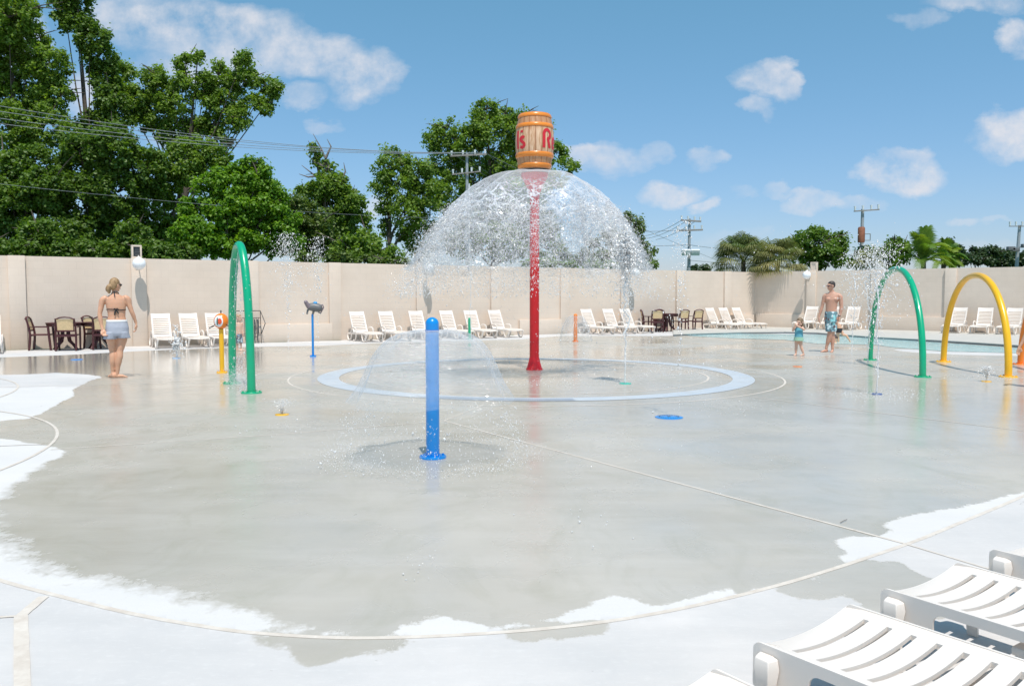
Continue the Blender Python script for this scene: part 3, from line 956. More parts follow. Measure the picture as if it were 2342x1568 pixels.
flat((2020, 1342), (2178, 1286), 'white lounger lying flat behind the nearest one in the bottom right corner')
flat((2268, 1253), (2395, 1213), 'white lounger end cut off at the right edge, farthest of the foreground ones')
flat((1330, 1640), (1612, 1530), 'white lounger corner just showing at the very bottom of the photo')

# ------------------------------------------------------------------ wine-red chairs and tables
def make_chair(label, sc_=1.0):
    """faces +y"""
    r = empty('patio_chair', (0, 0, 0), 0, label, 'chair', 'wine-red patio armchairs with tan backs')
    m = M_DARKRES
    for sx in (-1, 1):
        x = sx * .24
        MB().tube([(x, -.26, 0), (x, -.235, .22), (x, -.225, .42), (x * .98, -.25, .62), (x * .92, -.32, .86)], [.024, .026, .026, .022, .02], 8, flat=1.2).build('leg', m, r)
        MB().tube([(x * 1.05, .26, 0), (x * 1.08, .235, .30), (x * 1.10, .21, .62)], [.024, .027, .026], 8, flat=1.2).build('leg', m, r)
        MB().box((x * 1.08, -.01, .625), (.055, .50, .020), bev=.01).build('armrest', m, r)
    MB().box((0, 0, .415), (.47, .47, .035), bev=.012).build('seat', simple('chair_seat', (.10, .03, .03), .45), r)
    fr = MB()
    fr.tube([(-.22, -.325, .84), (-.12, -.332, .885), (0, -.335, .90), (.12, -.332, .885), (.22, -.325, .84)], .03, 8, flat=.6)
    fr.tube([(-.20, -.322, .86), (-.2, -.27, .53)], .012, 6).tube([(.20, -.322, .86), (.2, -.27, .53)], .012, 6)
    fr.box((0, -.262, .53), (.43, .03, .04), bev=.008); fr.box((0, -.24, .40), (.47, .04, .05), bev=.008)
    fr.build('back_frame', m, r)
    MB().box((0, -.294, .70), (.40, .012, .30), rot=Matrix.Rotation(R(13), 3, 'X')).build('back_panel', M_TAN, r)
    return r
def make_table(label):
    r = empty('patio_table', (0, 0, 0), 0, label, 'table', 'dark patio tables')
    MB().lathe([(.0, .70), (.44, .70), (.47, .712), (.475, .73), (.46, .742), (0, .744)], n=8, cap=False).build('tabletop', M_DARKRES, r)
    MB().lathe([(.44, .64), (.46, .70), (.40, .70)], n=8, cap=False).build('apron', M_DARKRES, r)
    for k in range(4):
        a = PI / 4 + k * PI / 2
        c, s = math.cos(a), math.sin(a)
        MB().tube([(c * .09, s * .09, .68), (c * .10, s * .10, .40), (c * .14, s * .14, .24), (c * .28, s * .28, .12), (c * .38, s * .38, 0)], [.04, .045, .045, .035, .03], 8).build('leg', M_DARKRES, r)
    return r
ch0 = [None]; tb0 = [None]
def put(kind, w, xd, off, face, label):
    """face = angle of the chair front from the wall's own direction, degrees"""
    p = on_wall(w, xd, 677, off); p.z = 0
    st, mk = (ch0, make_chair) if kind == 'chair' else (tb0, make_table)
    if st[0] is None: st[0] = mk(label); o = st[0]
    else: o = copy_tree(st[0])
    o.location = p; o.rotation_euler.z = aA + R(face) - PI / 2; o['label'] = label
    return o
# face 90 = towards the wall (back to us), 0 = along the wall to the right
put('chair', 'A', 93, .55, -15, 'wine-red armchair seen from its side, leftmost, facing the table')
put('table', 'A', 147, .72, 0, 'dark table left of the woman, hidden behind a tan-backed chair')
put('chair', 'A', 152, 1.15, 76, 'wine-red armchair with its tan back turned to us, between two tables')
put('table', 'A', 228, .72, 0, 'dark table just behind the woman in grey shorts')
put('chair', 'A', 221, .40, -40, 'wine-red armchair on the far side of the second table, mostly hidden')
put('chair', 'A', 236, 1.15, 76, 'wine-red armchair with its tan back turned to us beside the woman')
put('chair', 'A', 1485, .50, -35, 'dark armchair with tan back at the far wall, left of its group')
put('chair', 'A', 1501, .95, 60, 'dark armchair with tan back at the far wall, second of its group')
put('table', 'A', 1526, .75, 0, 'dark table by the far wall seen through falling water')
put('chair', 'A', 1521, .38, -90, 'dark armchair behind the far table, only its tan back showing')
put('chair', 'A', 1556, 1.0, 84, 'dark armchair with tan back right of the far table')
put('chair', 'A', 1588, 1.0, 84, 'dark armchair with tan back at the far wall, nearest the corner loungers')

# ------------------------------------------------------------------ water play equipment
def plate(m, rad=.13, h=.02, c=(0, 0, 0), bolts=True, n=28):
    m.lathe([(0, 0), (rad, 0), (rad, h * .7), (rad * .97, h), (0, h)], c, n, cap=False)
    if bolts:
        for k in range(6):
            a = k * PI / 3 + .3
            m.lathe([(.011, h), (.011, h + .014), (.0, h + .016)], Vector(c) + Vector((math.cos(a) * rad * .78, math.sin(a) * rad * .78, 0)), 6, cap=False)
    return m
def arch(nm, label, a, b, apex, rad, mat, cat='arch', pw=.5):
    A, B = G(*a), G(*b)
    mid = (A + B) / 2
    r = empty(nm, mid, math.atan2((B - A).y, (B - A).x), label, cat, 'painted spray arches')
    W = (B - A).length / 2
    Hh = CAMH + (677 - apex) / F * mid.y
    pts = []
    for i in range(49):
        th = PI * i / 48
        ex = 2 / pw
        c, s = math.cos(th), math.sin(th)
        x = -W * (abs(c) ** .93) * (1 if c > 0 else -1)
        pts.append((x, 0, max(0, (Hh - rad) * (s ** .94))))
    MB().tube(pts, rad, 20).build('arch_tube', mat, r)
    for sx in (-1, 1):
        plate(MB(), rad * 2.5, .02, (sx * W, 0, 0)).build('base_plate', mat, r)
    return r, W, Hh
gA, gW, gH = arch('spray_arch', 'large green spray arch seen nearly edge-on, right of the yellow post', (532, 876), (575, 898), 552, .062, M_GREEN)
arch('spray_arch', 'green spray arch on the right with water bursting over its top', (1990, 823), (2110, 862), 609, .058, M_GREEN)
arch('spray_arch', 'yellow spray arch near the right edge of the photo', (2158, 827), (2306, 862), 623, .062, M_YELLOW)
arch('spray_arch', 'orange spray arch cut off by the right edge', (2334, 833), (2500, 872), 640, .062, M_ORANGE)

def post(name, label, cat, xd, yd, top, rad, mat, dome=True, group=None, pr=2.0):
    p = G(xd, yd)
    r = empty(name, p, 0, label, cat, group)
    h = CAMH - (top - 677) / F * p.y
    prof = [(rad, .015), (rad, h - rad)]
    if dome: prof += [(rad * math.cos(R(a)), h - rad + rad * math.sin(R(a))) for a in range(9, 90, 9)] + [(.001, h)]
    else: prof += [(rad, h), (.001, h)]
    MB().lathe(prof, n=28).build('post_tube', mat, r)
    plate(MB(), rad * pr, .02).build('base_plate', mat, r)
    return r, p, h
bp, bpP, bpH = post('mushroom_post', 'thick blue post with rounded top pouring a clear water dome', 'water post', 990, 1046, 725, .0605, M_BLUE)
MB().lathe([(.0625, bpH - .118), (.0625, bpH - .112)], n=28, cap=False).lathe([(.064, bpH - .128), (.064, bpH - .120)], n=28).build('slot_collar', simple('collar_blue', (.01, .12, .5), .3), bp)
post('spray_post', 'short green post among the loungers behind the blue post', 'water post', 1074, 776, 726, .05, M_GREEN)
orp, orP, orH = post('spray_post', 'short orange post right of the red post with a small water dome', 'water post', 1316, 781, 717, .062, M_ORANGE, pr=1.6)
# yellow post with ball head
yp, yP, yH = post('spray_post', 'yellow post carrying an orange ball with a round white emblem', 'water post', 508, 852, 752, .044, M_YELLOW, dome=False, pr=2.3)
hz = CAMH - (734 - 677) / F * yP.y
by = yP.y
rb = 16.5 / F * by
bh = MB().ball((0, 0, hz), (rb, rb * .85, rb * 1.1), 32).build('ball_head', M_ORANGE, yp)
em = MB()
def disc_on_ball(m, rx, rz, off, cx=-.012, cz=0.0, n=28):
    vs = [(cx, 0, hz + cz)]; vs = []
    rings = [0, .5, 1]
    for q in rings[1:]:
        for k in range(n):
            a = 2 * PI * k / n
            x = cx + rx * q * math.cos(a); z = cz + rz * q * math.sin(a)
            yv = -math.sqrt(max(0, 1 - (x / rb) ** 2 - (z / (rb * 1.1)) ** 2)) * rb * .85 - off
            vs.append((x, yv, hz + z))
    x, z = cx, cz
    vs.append((x, -math.sqrt(1 - (x / rb) ** 2 - (z / rb / 1.1) ** 2) * rb * .85 - off, hz + z))
    fs = [(k, (k + 1) % n, n + (k + 1) % n, n + k) for k in range(n)] + [(k, (k + 1) % n, 2 * n) for k in range(n)]
    m.add(vs, fs, True)
    return m
disc_on_ball(MB(), rb * .62, rb * .80, .004).build('white_disc', simple('emblem_white', (.85, .86, .88), .3, .02), yp)
disc_on_ball(MB(), rb * .30, rb * .42, .008, .012, 0).build('red_mark', simple('emblem_red', (.78, .10, .03), .3, .04), yp)
disc_on_ball(MB(), rb * .10, rb * .56, .011, -.030, .0).build('green_mark', simple('emblem_green', (.03, .16, .12), .3, .1), yp)
MB().tube([(0, 0, hz + rb), (0, 0, hz + rb * 1.5)], .012, 8).tube([(-rb * .8, -.03, hz - rb * .55), (-rb * 1.5, -.06, hz - rb * .95)], .010, 8).tube([(rb * .8, -.03, hz - rb * .5), (rb * 1.3, -.05, hz - rb * .8)], .010, 8).lathe([(.04, hz - rb * 1.25), (.04, hz - rb * 1.0)], n=16).build('handle_stub', M_BLACK, yp)

# blue post with the grey cannon
cp, cP, cH = post('water_cannon', 'grey swivelling water cannon on a thin blue post', 'water cannon', 716, 815, 718, .027, M_BLUE, dome=False, pr=2.8)
u = cP.y / F   # metres per picture pixel there
cz = CAMH - (703 - 677) * u
bm_ = MB()
bm_.tube([(-9 * u, -.02, cz + 2 * u), (4 * u, 0, cz + 1 * u), (14 * u, .02, cz - 1 * u)], [7.5 * u, 10.5 * u, 9.5 * u], 18)
bm_.ball((13 * u, .02, cz - 1 * u), 9.6 * u, 16)
bm_.build('barrel_body', M_GREY, cp)
MB().tube([(-6 * u, -.05, cz + 1 * u), (-12 * u, -.1, cz + 11 * u)], [6 * u, 4.5 * u], 14).ball((-12.5 * u, -.1, cz + 12.5 * u), 4.6 * u, 12).build('nozzle', simple('cast_mauve', (.24, .19, .21), .4), cp)
MB().ball((7 * u, -.02, cz + 10 * u), (5 * u, 5 * u, 4.2 * u), 14).build('sight_knob', simple('knob_blue', (.06, .32, .62), .3), cp)
MB().tube([(17 * u, .03, cz + 5 * u), (23 * u, .03, cz + 6 * u), (25 * u, .03, cz), (21 * u, .03, cz - 7 * u), (18 * u, .03, cz - 13 * u), (13 * u, .03, cz - 11 * u)], 1.5 * u, 8).build('handle', simple('cast_mauve', (.24, .19, .21), .4), cp)
MB().tube([(-9 * u, -.04, cz - 4 * u), (-11 * u, -.05, cz - 12 * u)], [2.5 * u, 1.8 * u], 10).ball((-11 * u, -.05, cz - 13 * u), 2.4 * u, 10).tube([(4 * u, -.04, cz - 8 * u), (1 * u, 0, cz - 14 * u)], 2.6 * u, 10).build('bracket', M_GREY, cp)

# ground nozzles
def nozzle(xd, yd, rpx, mat, label, slots=False):
    p = G(xd, yd); rad = rpx / F * p.y
    r = empty('ground_nozzle', p, 0, label, 'ground nozzle', 'flush ground spray nozzles')
    MB().lathe([(0, .0), (rad, .0), (rad, .006), (rad * .93, .010), (0, .011)], n=32, cap=False).build('cover', mat, r)
    c = MB().lathe([(.02, .010), (.02, .016), (.0, .017)], n=12, cap=False)
    if slots:
        for k in range(24):
            a = 2 * PI * k / 24
            c.lathe([(.007, .010), (.007, .014), (0, .015)], (rad * .7 * math.cos(a), rad * .7 * math.sin(a), 0), 8, cap=False)
    c.build('jet_hole', M_GREY if slots else simple('steel', (.4, .4, .42), .3, metal=.8), r)
    return p
nB1 = nozzle(1530, 954, 32, M_BLUE, 'large blue round ground nozzle right of the centre', True)
nY1 = nozzle(645, 948, 16, M_YELLOW, 'yellow ground nozzle with a short fan of spray, left of the blue post')
nG1 = nozzle(1430, 877, 14, simple('paint_mint', (.05, .45, .34), .4), 'mint green ground nozzle inside the blue drain ring')
nO1 = nozzle(1824, 838, 10.5, M_ORANGE, 'orange ground nozzle in front of the toddler')
nB2 = nozzle(2005, 901, 12, simple('paint_navy', (.01, .06, .26), .35), 'dark blue ground nozzle under the right green arch')
nY2 = nozzle(2256, 872, 11, M_YELLOW, 'yellow ground nozzle inside the yellow arch')
nB3 = nozzle(176, 822, 13, M_BLUE, 'blue ground nozzle in front of the wine-red chairs')
nC1 = nozzle(404, 819, 9, simple('paint_paleblue', (.35, .5, .7), .4), 'pale blue ground nozzle bubbling in front of the left loungers')

# ------------------------------------------------------------------ red post and barrel
RP = G(1222, 845)
u = RP.y / F
zof = lambda y: AT(1222, y, RP.y - (.33 if y < 400 else .12)).z
rp = empty('barrel_fountain', RP, 0, 'tall red post with a wooden-look barrel on top pouring a broad water dome', 'fountain')
z = zof
MB().lathe([(.168, .0), (.168, .012), (.15, .04), (.12, .14), (.097, .24), (.0935, .27), (.0935, z(452)), (.105, z(442)), (.15, z(428)), (.215, z(412)), (.262, z(398)), (.262, z(391)), (0, z(391))], n=36).build('post_tube', M_RED, rp)
MB().lathe([(.29, z(391) + .004), (.30, z(390) + .01), (.285, z(387))], n=40).build('spray_lip', simple('lip_grey', (.5, .5, .52), .3, metal=.5), rp)
MB().lathe([(.288, z(389.5) + .012), (.288, z(379))], n=40).build('rubber_collar', M_BLACK, rp)
zt, zb = z(254), z(383)
def brad(zz):
    q = (zz - zb) / (zt - zb)
    return (.298 + .078 * math.sin(PI * min(1, max(0, q))) ** .9) * 1.0
def barrel_mat():
    t = Nt('barrel_staves')
    tcn = t.node('ShaderNodeTexCoord').outputs['Object']
    sp = t.node('ShaderNodeSeparateXYZ'); t.l.new(tcn, sp.inputs[0])
    an = t.math('ARCTAN2', sp.outputs[1], sp.outputs[0])
    fr = t.math('FRACT', t.math('MULTIPLY', t.math('ADD', an, 3.3), 18 / (2 * PI)))
    dd = t.math('ABSOLUTE', t.math('SUBTRACT', fr, .5))
    gap = t.ramp(t.math('ADD', dd, t.math('MULTIPLY', t.math('SUBTRACT', t.noise(9, 5, .6, tcn, (1, 1, .3)), .5), .18)), .36, .49)
    cell = t.node('ShaderNodeTexWhiteNoise'); cell.noise_dimensions = '1D'
    t.l.new(t.math('FLOOR', t.math('MULTIPLY', t.math('ADD', an, 3.3), 18 / (2 * PI))), cell.inputs['W'])
    grain = t.noise(14, 7, .65, tcn, (2.4, 2.4, .28))
    c = t.mix(t.ramp(grain, .36, .66), (.50, .24, .10), (.86, .62, .42))
    c = t.mix(t.math('MULTIPLY', cell.outputs[0], .35), c, (.66, .42, .25))
    c = t.mix(t.math('MULTIPLY', gap, .8), c, (.34, .12, .04))
    zz = t.math('ADD', sp.outputs[2], t.math('MULTIPLY', t.math('SUBTRACT', t.noise(7, 5, .6, tcn, (1, 1, .4)), .5), .22))
    zmid = (zt + zb) / 2
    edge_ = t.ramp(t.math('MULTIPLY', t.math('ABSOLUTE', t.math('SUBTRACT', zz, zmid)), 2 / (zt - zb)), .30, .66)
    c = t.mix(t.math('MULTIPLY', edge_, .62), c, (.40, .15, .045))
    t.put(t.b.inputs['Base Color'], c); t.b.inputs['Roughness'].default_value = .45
    t.bump(t.math('SUBTRACT', 1, gap), .5, .01)
    return t.m
prof = [(brad(zb + (zt - zb) * i / 24), zb + (zt - zb) * i / 24) for i in range(25)]
prof = [(.0, zb)] + prof + [(.27, zt), (.27, zt - .04), (.0, zt - .045)]
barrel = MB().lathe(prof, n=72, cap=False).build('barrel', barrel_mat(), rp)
M_HOOP = simple('hoop_orange', (.80, .24, .015), .28, .12, 5, coat=.5)
for y0, y1 in ((264, 255), (288, 279), (357, 346), (381, 371)):
    za, zc = z(y0), z(y1)
    pr = []
    for i in range(9):
        q = i / 8; zz = za + (zc - za) * q
        pr.append((brad(zz) + .004 + .015 * math.sin(PI * q) ** .5, zz))
    MB().lathe([(brad(za) - .004, za)] + pr + [(brad(zc) - .004, zc)], n=72, cap=False).build('hoop', M_HOOP, barrel)
# painted letters, wrapped round the staves; angle 0 faces the camera, arc length in metres to the right
def stroke(m, pts, wd, z0, ang0, off=.006):
    wd *= 1.3
    ps = []
    for a, b in zip(pts[:-1], pts[1:]):
        k = max(1, int((Vector(b) - Vector(a)).length / .02))
        ps += [tuple(Vector(a).lerp(Vector(b), i / k)) for i in range(k)]
    pts = ps + [pts[-1]]
    n = len(pts); Lft = []; Rgt = []
    for i in range(n):
        a = Vector(pts[max(0, i - 1)]); b = Vector(pts[min(n - 1, i + 1)])
        t = (b - a).normalized(); q = Vector((-t.y, t.x)) * wd / 2
        Lft.append(Vector(pts[i]) + q); Rgt.append(Vector(pts[i]) - q)
    def mp(p, o):
        zz = z0 + p.y; rad = brad(zz) + o
        an = ang0 + p.x / .37
        return (rad * math.sin(an), -rad * math.cos(an), zz)
    vs = [mp(p, off) for p in Lft] + [mp(p, off) for p in Rgt] + [mp(p, -.004) for p in Lft] + [mp(p, -.004) for p in Rgt]
    fs = []
    for i in range(n - 1):
        fs += [(i, i + 1, n + i + 1, n + i), (i, 2 * n + i, 2 * n + i + 1, i + 1), (n + i, n + i + 1, 3 * n + i + 1, 3 * n + i)]
    fs += [(0, n, 3 * n, 2 * n), (n - 1, 3 * n - 1, 4 * n - 1, 2 * n - 1)]
    fs = [f for f in fs if max(f) < len(vs)]
    m.add(vs, fs)
def arcp(cx, cy, rx, ry, a0, a1, n=14): return [(cx + rx * math.cos(R(a0 + (a1 - a0) * i / (n - 1))), cy + ry * math.sin(R(a0 + (a1 - a0) * i / (n - 1)))) for i in range(n)]
let = MB()
z0 = z(337.5)
Hc = z(294) - z0
# R
a0 = R(27)
stroke(let, [(0, Hc * k / 10) for k in range(8)] + arcp(.075, Hc * .72, .075, Hc * .24, 180, -80, 20) + [(.08, Hc * .47)], .046, z0, a0)
stroke(let, [(.085, Hc * .50), (.10, Hc * .36), (.125, Hc * .16), (.145, 0)], .046, z0, a0)
# e
eh = Hc * .62
stroke(let, [(.225, eh * .5), (.29, eh * .52), (.345, eh * .56)] , .036, z0, a0)
stroke(let, arcp(.285, eh * .5, .062, eh * .44, 10, 320, 20), .038, z0, a0)
# s with apostrophe
a1 = R(-49)
S = arcp(.05, eh * .76, .048, eh * .17, 20, 200, 10) + arcp(.05, eh * .25, .05, eh * .20, 60, -150, 12)
S = [(.10, eh * .86), (.07, eh * .93), (.04, eh * .92), (.012, eh * .83), (.008, eh * .72), (.03, eh * .60), (.07, eh * .48), (.098, eh * .36), (.10, eh * .22), (.08, eh * .10), (.045, eh * .05), (.0, eh * .12)]
stroke(let, S, .044, z0, a1)
stroke(let, [(.035, Hc * .82), (.03, Hc * .94)], .045, z0, a1)
stroke(let, [(-.075, 0), (-.075, Hc * .95)], .045, z0, a1)
let.build('lettering', simple('letter_red', (.62, .02, .03), .4, .08, 10), barrel)

# ------------------------------------------------------------------ people
def stadium(m, secs, n=20, M=None):
    """loft of ellipses: (centre, rx, ry)"""
    vs = []
    for c, rx, ry in secs:
        for k in range(n):
            a = 2 * PI * k / n
            vs.append((c[0] + rx * math.cos(a), c[1] + ry * math.sin(a), c[2]))
    fs = [(i * n + k, i * n + (k + 1) % n, (i + 1) * n + (k + 1) % n, (i + 1) * n + k) for i in range(len(secs) - 1) for k in range(n)]
    fs += [tuple(range(n))[::-1], tuple((len(secs) - 1) * n + k for k in range(n))]
    return m.add(vs, fs, True, M)
def limb(m, pts, n=12):
    """pts: (pos, radius); rounded ends"""
    P = [Vector(p) for p, r in pts]; Rr = [r for p, r in pts]
    # subdivide for smooth bends
    path = []; rad = []
    for i in range(len(P) - 1):
        for q in range(5):
            t = q / 5
            a, b, c, d = P[max(0, i - 1)], P[i], P[i + 1], P[min(len(P) - 1, i + 2)]
            cr = .5 * ((2 * b) + (c - a) * t + (2 * a - 5 * b + 4 * c - d) * t * t + (3 * b - a - 3 * c + d) * t ** 3)
            path.append(cr.lerp(b.lerp(c, t), .4)); rad.append(Rr[i] + (Rr[i + 1] - Rr[i]) * (t * t * (3 - 2 * t)))
    path.append(P[-1]); rad.append(Rr[-1])
    m.tube(path, rad, n)
    m.ball(P[0], Rr[0], 10); m.ball(P[-1], Rr[-1], 10)
    return m
def hand(m, wrist, direction, palm_n, S, curl=.5, thumb=1):
    """five fingers of their own lengths on a flat palm"""
    d = Vector(direction).normalized(); pn = Vector(palm_n); pn = (pn - d * pn.dot(d)).normalized()
    sd = d.cross(pn)
    w = Vector(wrist)
    pl = .056 * S
    for k in range(4):
        f = (k - 1.5) * .0125 * S
        m.tube([w + sd * f * .55, w + sd * f + d * pl], [.0085 * S, .0082 * S], 8).ball(w + sd * f + d * pl, .0080 * S, 8)
    m.ball(w + d * pl * .5, (.015 * S, .015 * S, .018 * S), 10)
    for k, ln in enumerate((.036, .044, .041, .031)):
        f = (k - 1.5) * .0135 * S
        p0 = w + sd * f + d * pl
        a = curl * (.8 + .12 * k)
        d1 = (d * math.cos(a * .6) + pn * math.sin(a * .6)); d2 = (d * math.cos(a * 1.6) + pn * math.sin(a * 1.6))
        p1 = p0 + d1 * ln * .5 * S; p2 = p1 + d2 * ln * .5 * S
        m.tube([p0, p1, p2], [.0052 * S, .0050 * S, .0042 * S], 8).ball(p2, .0043 * S, 6)
    t0 = w + d * pl * .25 - sd * .014 * S * thumb
    t1 = t0 + (d * .75 - sd * thumb * .6 + pn * .35).normalized() * .024 * S
    t2 = t1 + (d * .9 - sd * thumb * .15 + pn * .35).normalized() * .020 * S
    m.tube([t0, t1, t2], [.0075 * S, .0062 * S, .005 * S], 8).ball(t2, .005 * S, 6)
def foot(m, ankle, heading, S, k=1.0):
    a = Vector(ankle); h = Vector((math.cos(heading), math.sin(heading), 0)); sd = Vector((-h.y, h.x, 0))
    g = Vector((a.x, a.y, 0))
    limb(m, [(a, .021 * S), (g + Vector((0, 0, .022 * S)) - h * .016 * S, .020 * S)])
    limb(m, [(g - h * .018 * S + Vector((0, 0, .018 * S)), .018 * S), (g + h * .045 * S + Vector((0, 0, .021 * S)), .020 * S), (g + h * .085 * S + Vector((0, 0, .013 * S)), .0125 * S)], 10)
    for q in range(5):
        f = (q - 2) * .0085 * S
        b = g + h * (.088 - abs(q - 1) * .004) * S + sd * f
        m.tube([b + Vector((0, 0, .013 * S)), b + h * .026 * S + Vector((0, 0, .008 * S))], [.0085 * S, .0062 * S], 6).ball(b + h * .026 * S + Vector((0, 0, .008 * S)), .0064 * S, 6)
def bake(m, name, mat, parent, voxel, sm=6):
    """one continuous skin from the overlapping shapes"""
    me = m.mesh(name + '_raw')
    o = bpy.data.objects.new(name + '_raw', me); col.objects.link(o)
    rm = o.modifiers.new('r', 'REMESH'); rm.mode = 'VOXEL'; rm.voxel_size = voxel; rm.use_smooth_shade = True
    sm_ = o.modifiers.new('s', 'SMOOTH'); sm_.factor = .5; sm_.iterations = sm
    dg = bpy.context.evaluated_depsgraph_get()
    me2 = bpy.data.meshes.new_from_object(o.evaluated_get(dg))
    bpy.data.objects.remove(o)
    me2.name = name
    me2.materials.clear(); me2.materials.append(mat)
    b = bpy.data.objects.new(name, me2); col.objects.link(b); b.parent = parent
    me2.polygons.foreach_set('use_smooth', [True] * len(me2.polygons))
    return b
def skin(name, c):
    t = Nt(name)
    f = t.noise(5, 6, .6)
    t.put(t.b.inputs['Base Color'], t.mix(f, tuple(x * .88 for x in c), tuple(min(1, x * 1.1) for x in c)))
    t.b.inputs['Roughness'].default_value = .45
    t.b.inputs['Subsurface Weight'].default_value = .12
    t.b.inputs['Subsurface Radius'].default_value = (.02, .008, .004)
    t.b.inputs['Subsurface Scale'].default_value = .6
    return t.m
def person_frame(name, xd, yd, label, cat='person', dz=0, group=None):
    p = G(xd, yd, dz)
    az = math.atan2(p.x, p.y)
    return empty(name, p, -az, label, cat, group), p
def head_parts(m, c, S, face, rx=.043, ry=.052, rz=.066, jaw=.7):
    """skull, jaw, nose, ears; face = unit direction it looks in"""
    c = Vector(c); f = Vector(face).normalized(); s = Vector((-f.y, f.x, 0)).normalized(); up = s.cross(f) * -1
    if up.z < 0: up = -up
    B = Matrix((s, f, up)).transposed()
    def L(x, y, z): return c + B @ Vector((x * S, y * S, z * S))
    M3 = Matrix.Translation(c) @ B.to_4x4()
    m.ball((0, -.004 * S, .012 * S), (rx * S, ry * S, rz * .80 * S), 20, M=M3)
    m.ball((0, .010 * S, -.022 * S), (rx * jaw * S, ry * .78 * S, rz * .62 * S), 16, M=M3)
    m.ball((0, .030 * S, -.054 * S), (.014 * S, .012 * S, .011 * S), 10, M=M3)
    m.tube([L(0, .047, .012), L(0, .060, -.014), L(0, .050, -.018)], [.005 * S, .0088 * S, .006 * S], 8)
    m.ball((0, .046 * S, .014 * S), (.030 * S, .008 * S, .006 * S), 10, M=M3)
    m.ball((0, .047 * S, -.034 * S), (.014 * S, .007 * S, .006 * S), 10, M=M3)
    for q in (-1, 1): m.ball((q * rx * 1.0 * S, -.002 * S, -.004 * S), (.006 * S, .011 * S, .017 * S), 10, M=M3)
    return L, M3
def face_bits(par, L, M3, S, glasses=False, child=False):
    if glasses:
        g = MB()
        for q in (-1, 1): g.ball((q * .018 * S, .048 * S, .002 * S), (.015 * S, .008 * S, .010 * S), 12, M=M3)
        g.tube([L(-.046, 0, .004), L(-.036, .044, .004), L(0, .054, .006), L(.036, .044, .004), L(.046, 0, .004)], .0028 * S, 6)
        g.build('sunglasses', M_BLACK, par)
    else:
        for q in (-1, 1): MB().ball((q * .017 * S, .045 * S, .000), (.0065 * S, .004 * S, .0042 * S), 10, M=M3).build('eye', M_BLACK, par)
    MB().ball((0, .0505 * S, -.035 * S), (.012 * S, .004 * S, .0035 * S), 10, M=M3).build('mouth', simple('lip', (.42, .12, .10), .4), par)
def cloth_skin(name, c, c2=None, scale=30, rough=.8, pattern=False):
    t = Nt(name)
    if pattern:
        vo = t.node('ShaderNodeTexVoronoi'); vo.inputs['Scale'].default_value = scale
        t.l.new(t.vec(None, (1, 1, .8)), vo.inputs['Vector'])
        q = t.math('FRACT', t.math('MULTIPLY', t.node('ShaderNodeSeparateColor').outputs[0], 1))
        sp = t.node('ShaderNodeSeparateColor'); t.l.new(vo.outputs['Color'], sp.inputs[0])
        cc = t.mix(t.ramp(sp.outputs[0], .45, .5), c, (.60, .74, .78))
        cc = t.mix(t.ramp(sp.outputs[1], .70, .74), cc, (.13, .11, .12))
        cc = t.mix(t.ramp(vo.outputs['Distance'], .42, .55), cc, c2)
        t.put(t.b.inputs['Base Color'], cc)
    else:
        t.put(t.b.inputs['Base Color'], t.mix(t.noise(scale, 5), c, c2 or tuple(x * .85 for x in c)))
    t.b.inputs['Roughness'].default_value = rough
    t.bump(t.noise(9, 5, .6, None, (1, 1, .5)), .5, .03)
    return t.m
def hairmat(name, c, c2):
    t = Nt(name)
    t.put(t.b.inputs['Base Color'], t.mix(t.ramp(t.noise(30, 6, .7, None, (1, 1, .25)), .35, .7), c, c2))
    t.b.inputs['Roughness'].default_value = .5
    t.bump(t.noise(60, 4, .6, None, (1, 1, .2)), .7, .01)
    return t.m

# --- the woman, seen from behind, head turned right
H = 1.0
wr, wp = person_frame('person', 270, 863, 'person in a black bikini top and grey shorts seen from behind')
S = CAMH * (863 - 637) / (863 - 677) * (1.0)
SK1 = skin('skin_tanned', (.64, .35, .22))
def P3(x, z, y=0): return (x * S, y * S, z * S)
m = MB()
stadium(m, [(P3(.003, .43, .0), .088 * S, .062 * S), (P3(.003, .47, .0), .103 * S, .066 * S), (P3(.003, .52, 0), .102 * S, .066 * S), (P3(.003, .57, .0), .090 * S, .056 * S), (P3(.003, .615, 0), .080 * S, .050 * S),
            (P3(.002, .66, 0), .083 * S, .052 * S), (P3(.0, .71, 0), .090 * S, .056 * S), (P3(-.002, .76, 0), .096 * S, .054 * S), (P3(-.004, .795, 0), .095 * S, .046 * S), (P3(-.006, .825, 0), .066 * S, .036 * S), (P3(-.008, .845, 0), .034 * S, .028 * S)], 28)
m.ball(P3(-.042, .455, -.030), (.044 * S, .040 * S, .050 * S), 16); m.ball(P3(.046, .455, -.030), (.044 * S, .040 * S, .050 * S), 16)
limb(m, [(P3(-.006, .835), .029 * S), (P3(-.010, .885, .006), .026 * S), (P3(-.008, .92, .005), .028 * S)])
Lw, Mw = head_parts(m, P3(.000, .935, .004), S, (.80, .58, -.02), .042, .050, .062)
# arms
limb(m, [(P3(-.098, .800), .030 * S), (P3(-.122, .780), .031 * S), (P3(-.137, .71), .026 * S), (P3(-.150, .645, -.005), .022 * S), (P3(-.146, .60, -.01), .0225 * S), (P3(-.136, .53, -.020), .016 * S), (P3(-.126, .490, -.035), .0135 * S)])
hand(m, P3(-.126, .488, -.035), (.30, -.35, -.80), (.1, -1, .1), S, .9, -1)
limb(m, [(P3(.088, .806), .030 * S), (P3(.108, .790), .031 * S), (P3(.122, .73, -.002), .026 * S), (P3(.142, .665, -.006), .022 * S), (P3(.155, .63, .0), .021 * S), (P3(.172, .575, .01), .016 * S), (P3(.180, .545, .012), .0130 * S)])
hand(m, P3(.180, .543, .012), (-.02, .05, -1), (-1, 0, -.1), S, .7, 1)
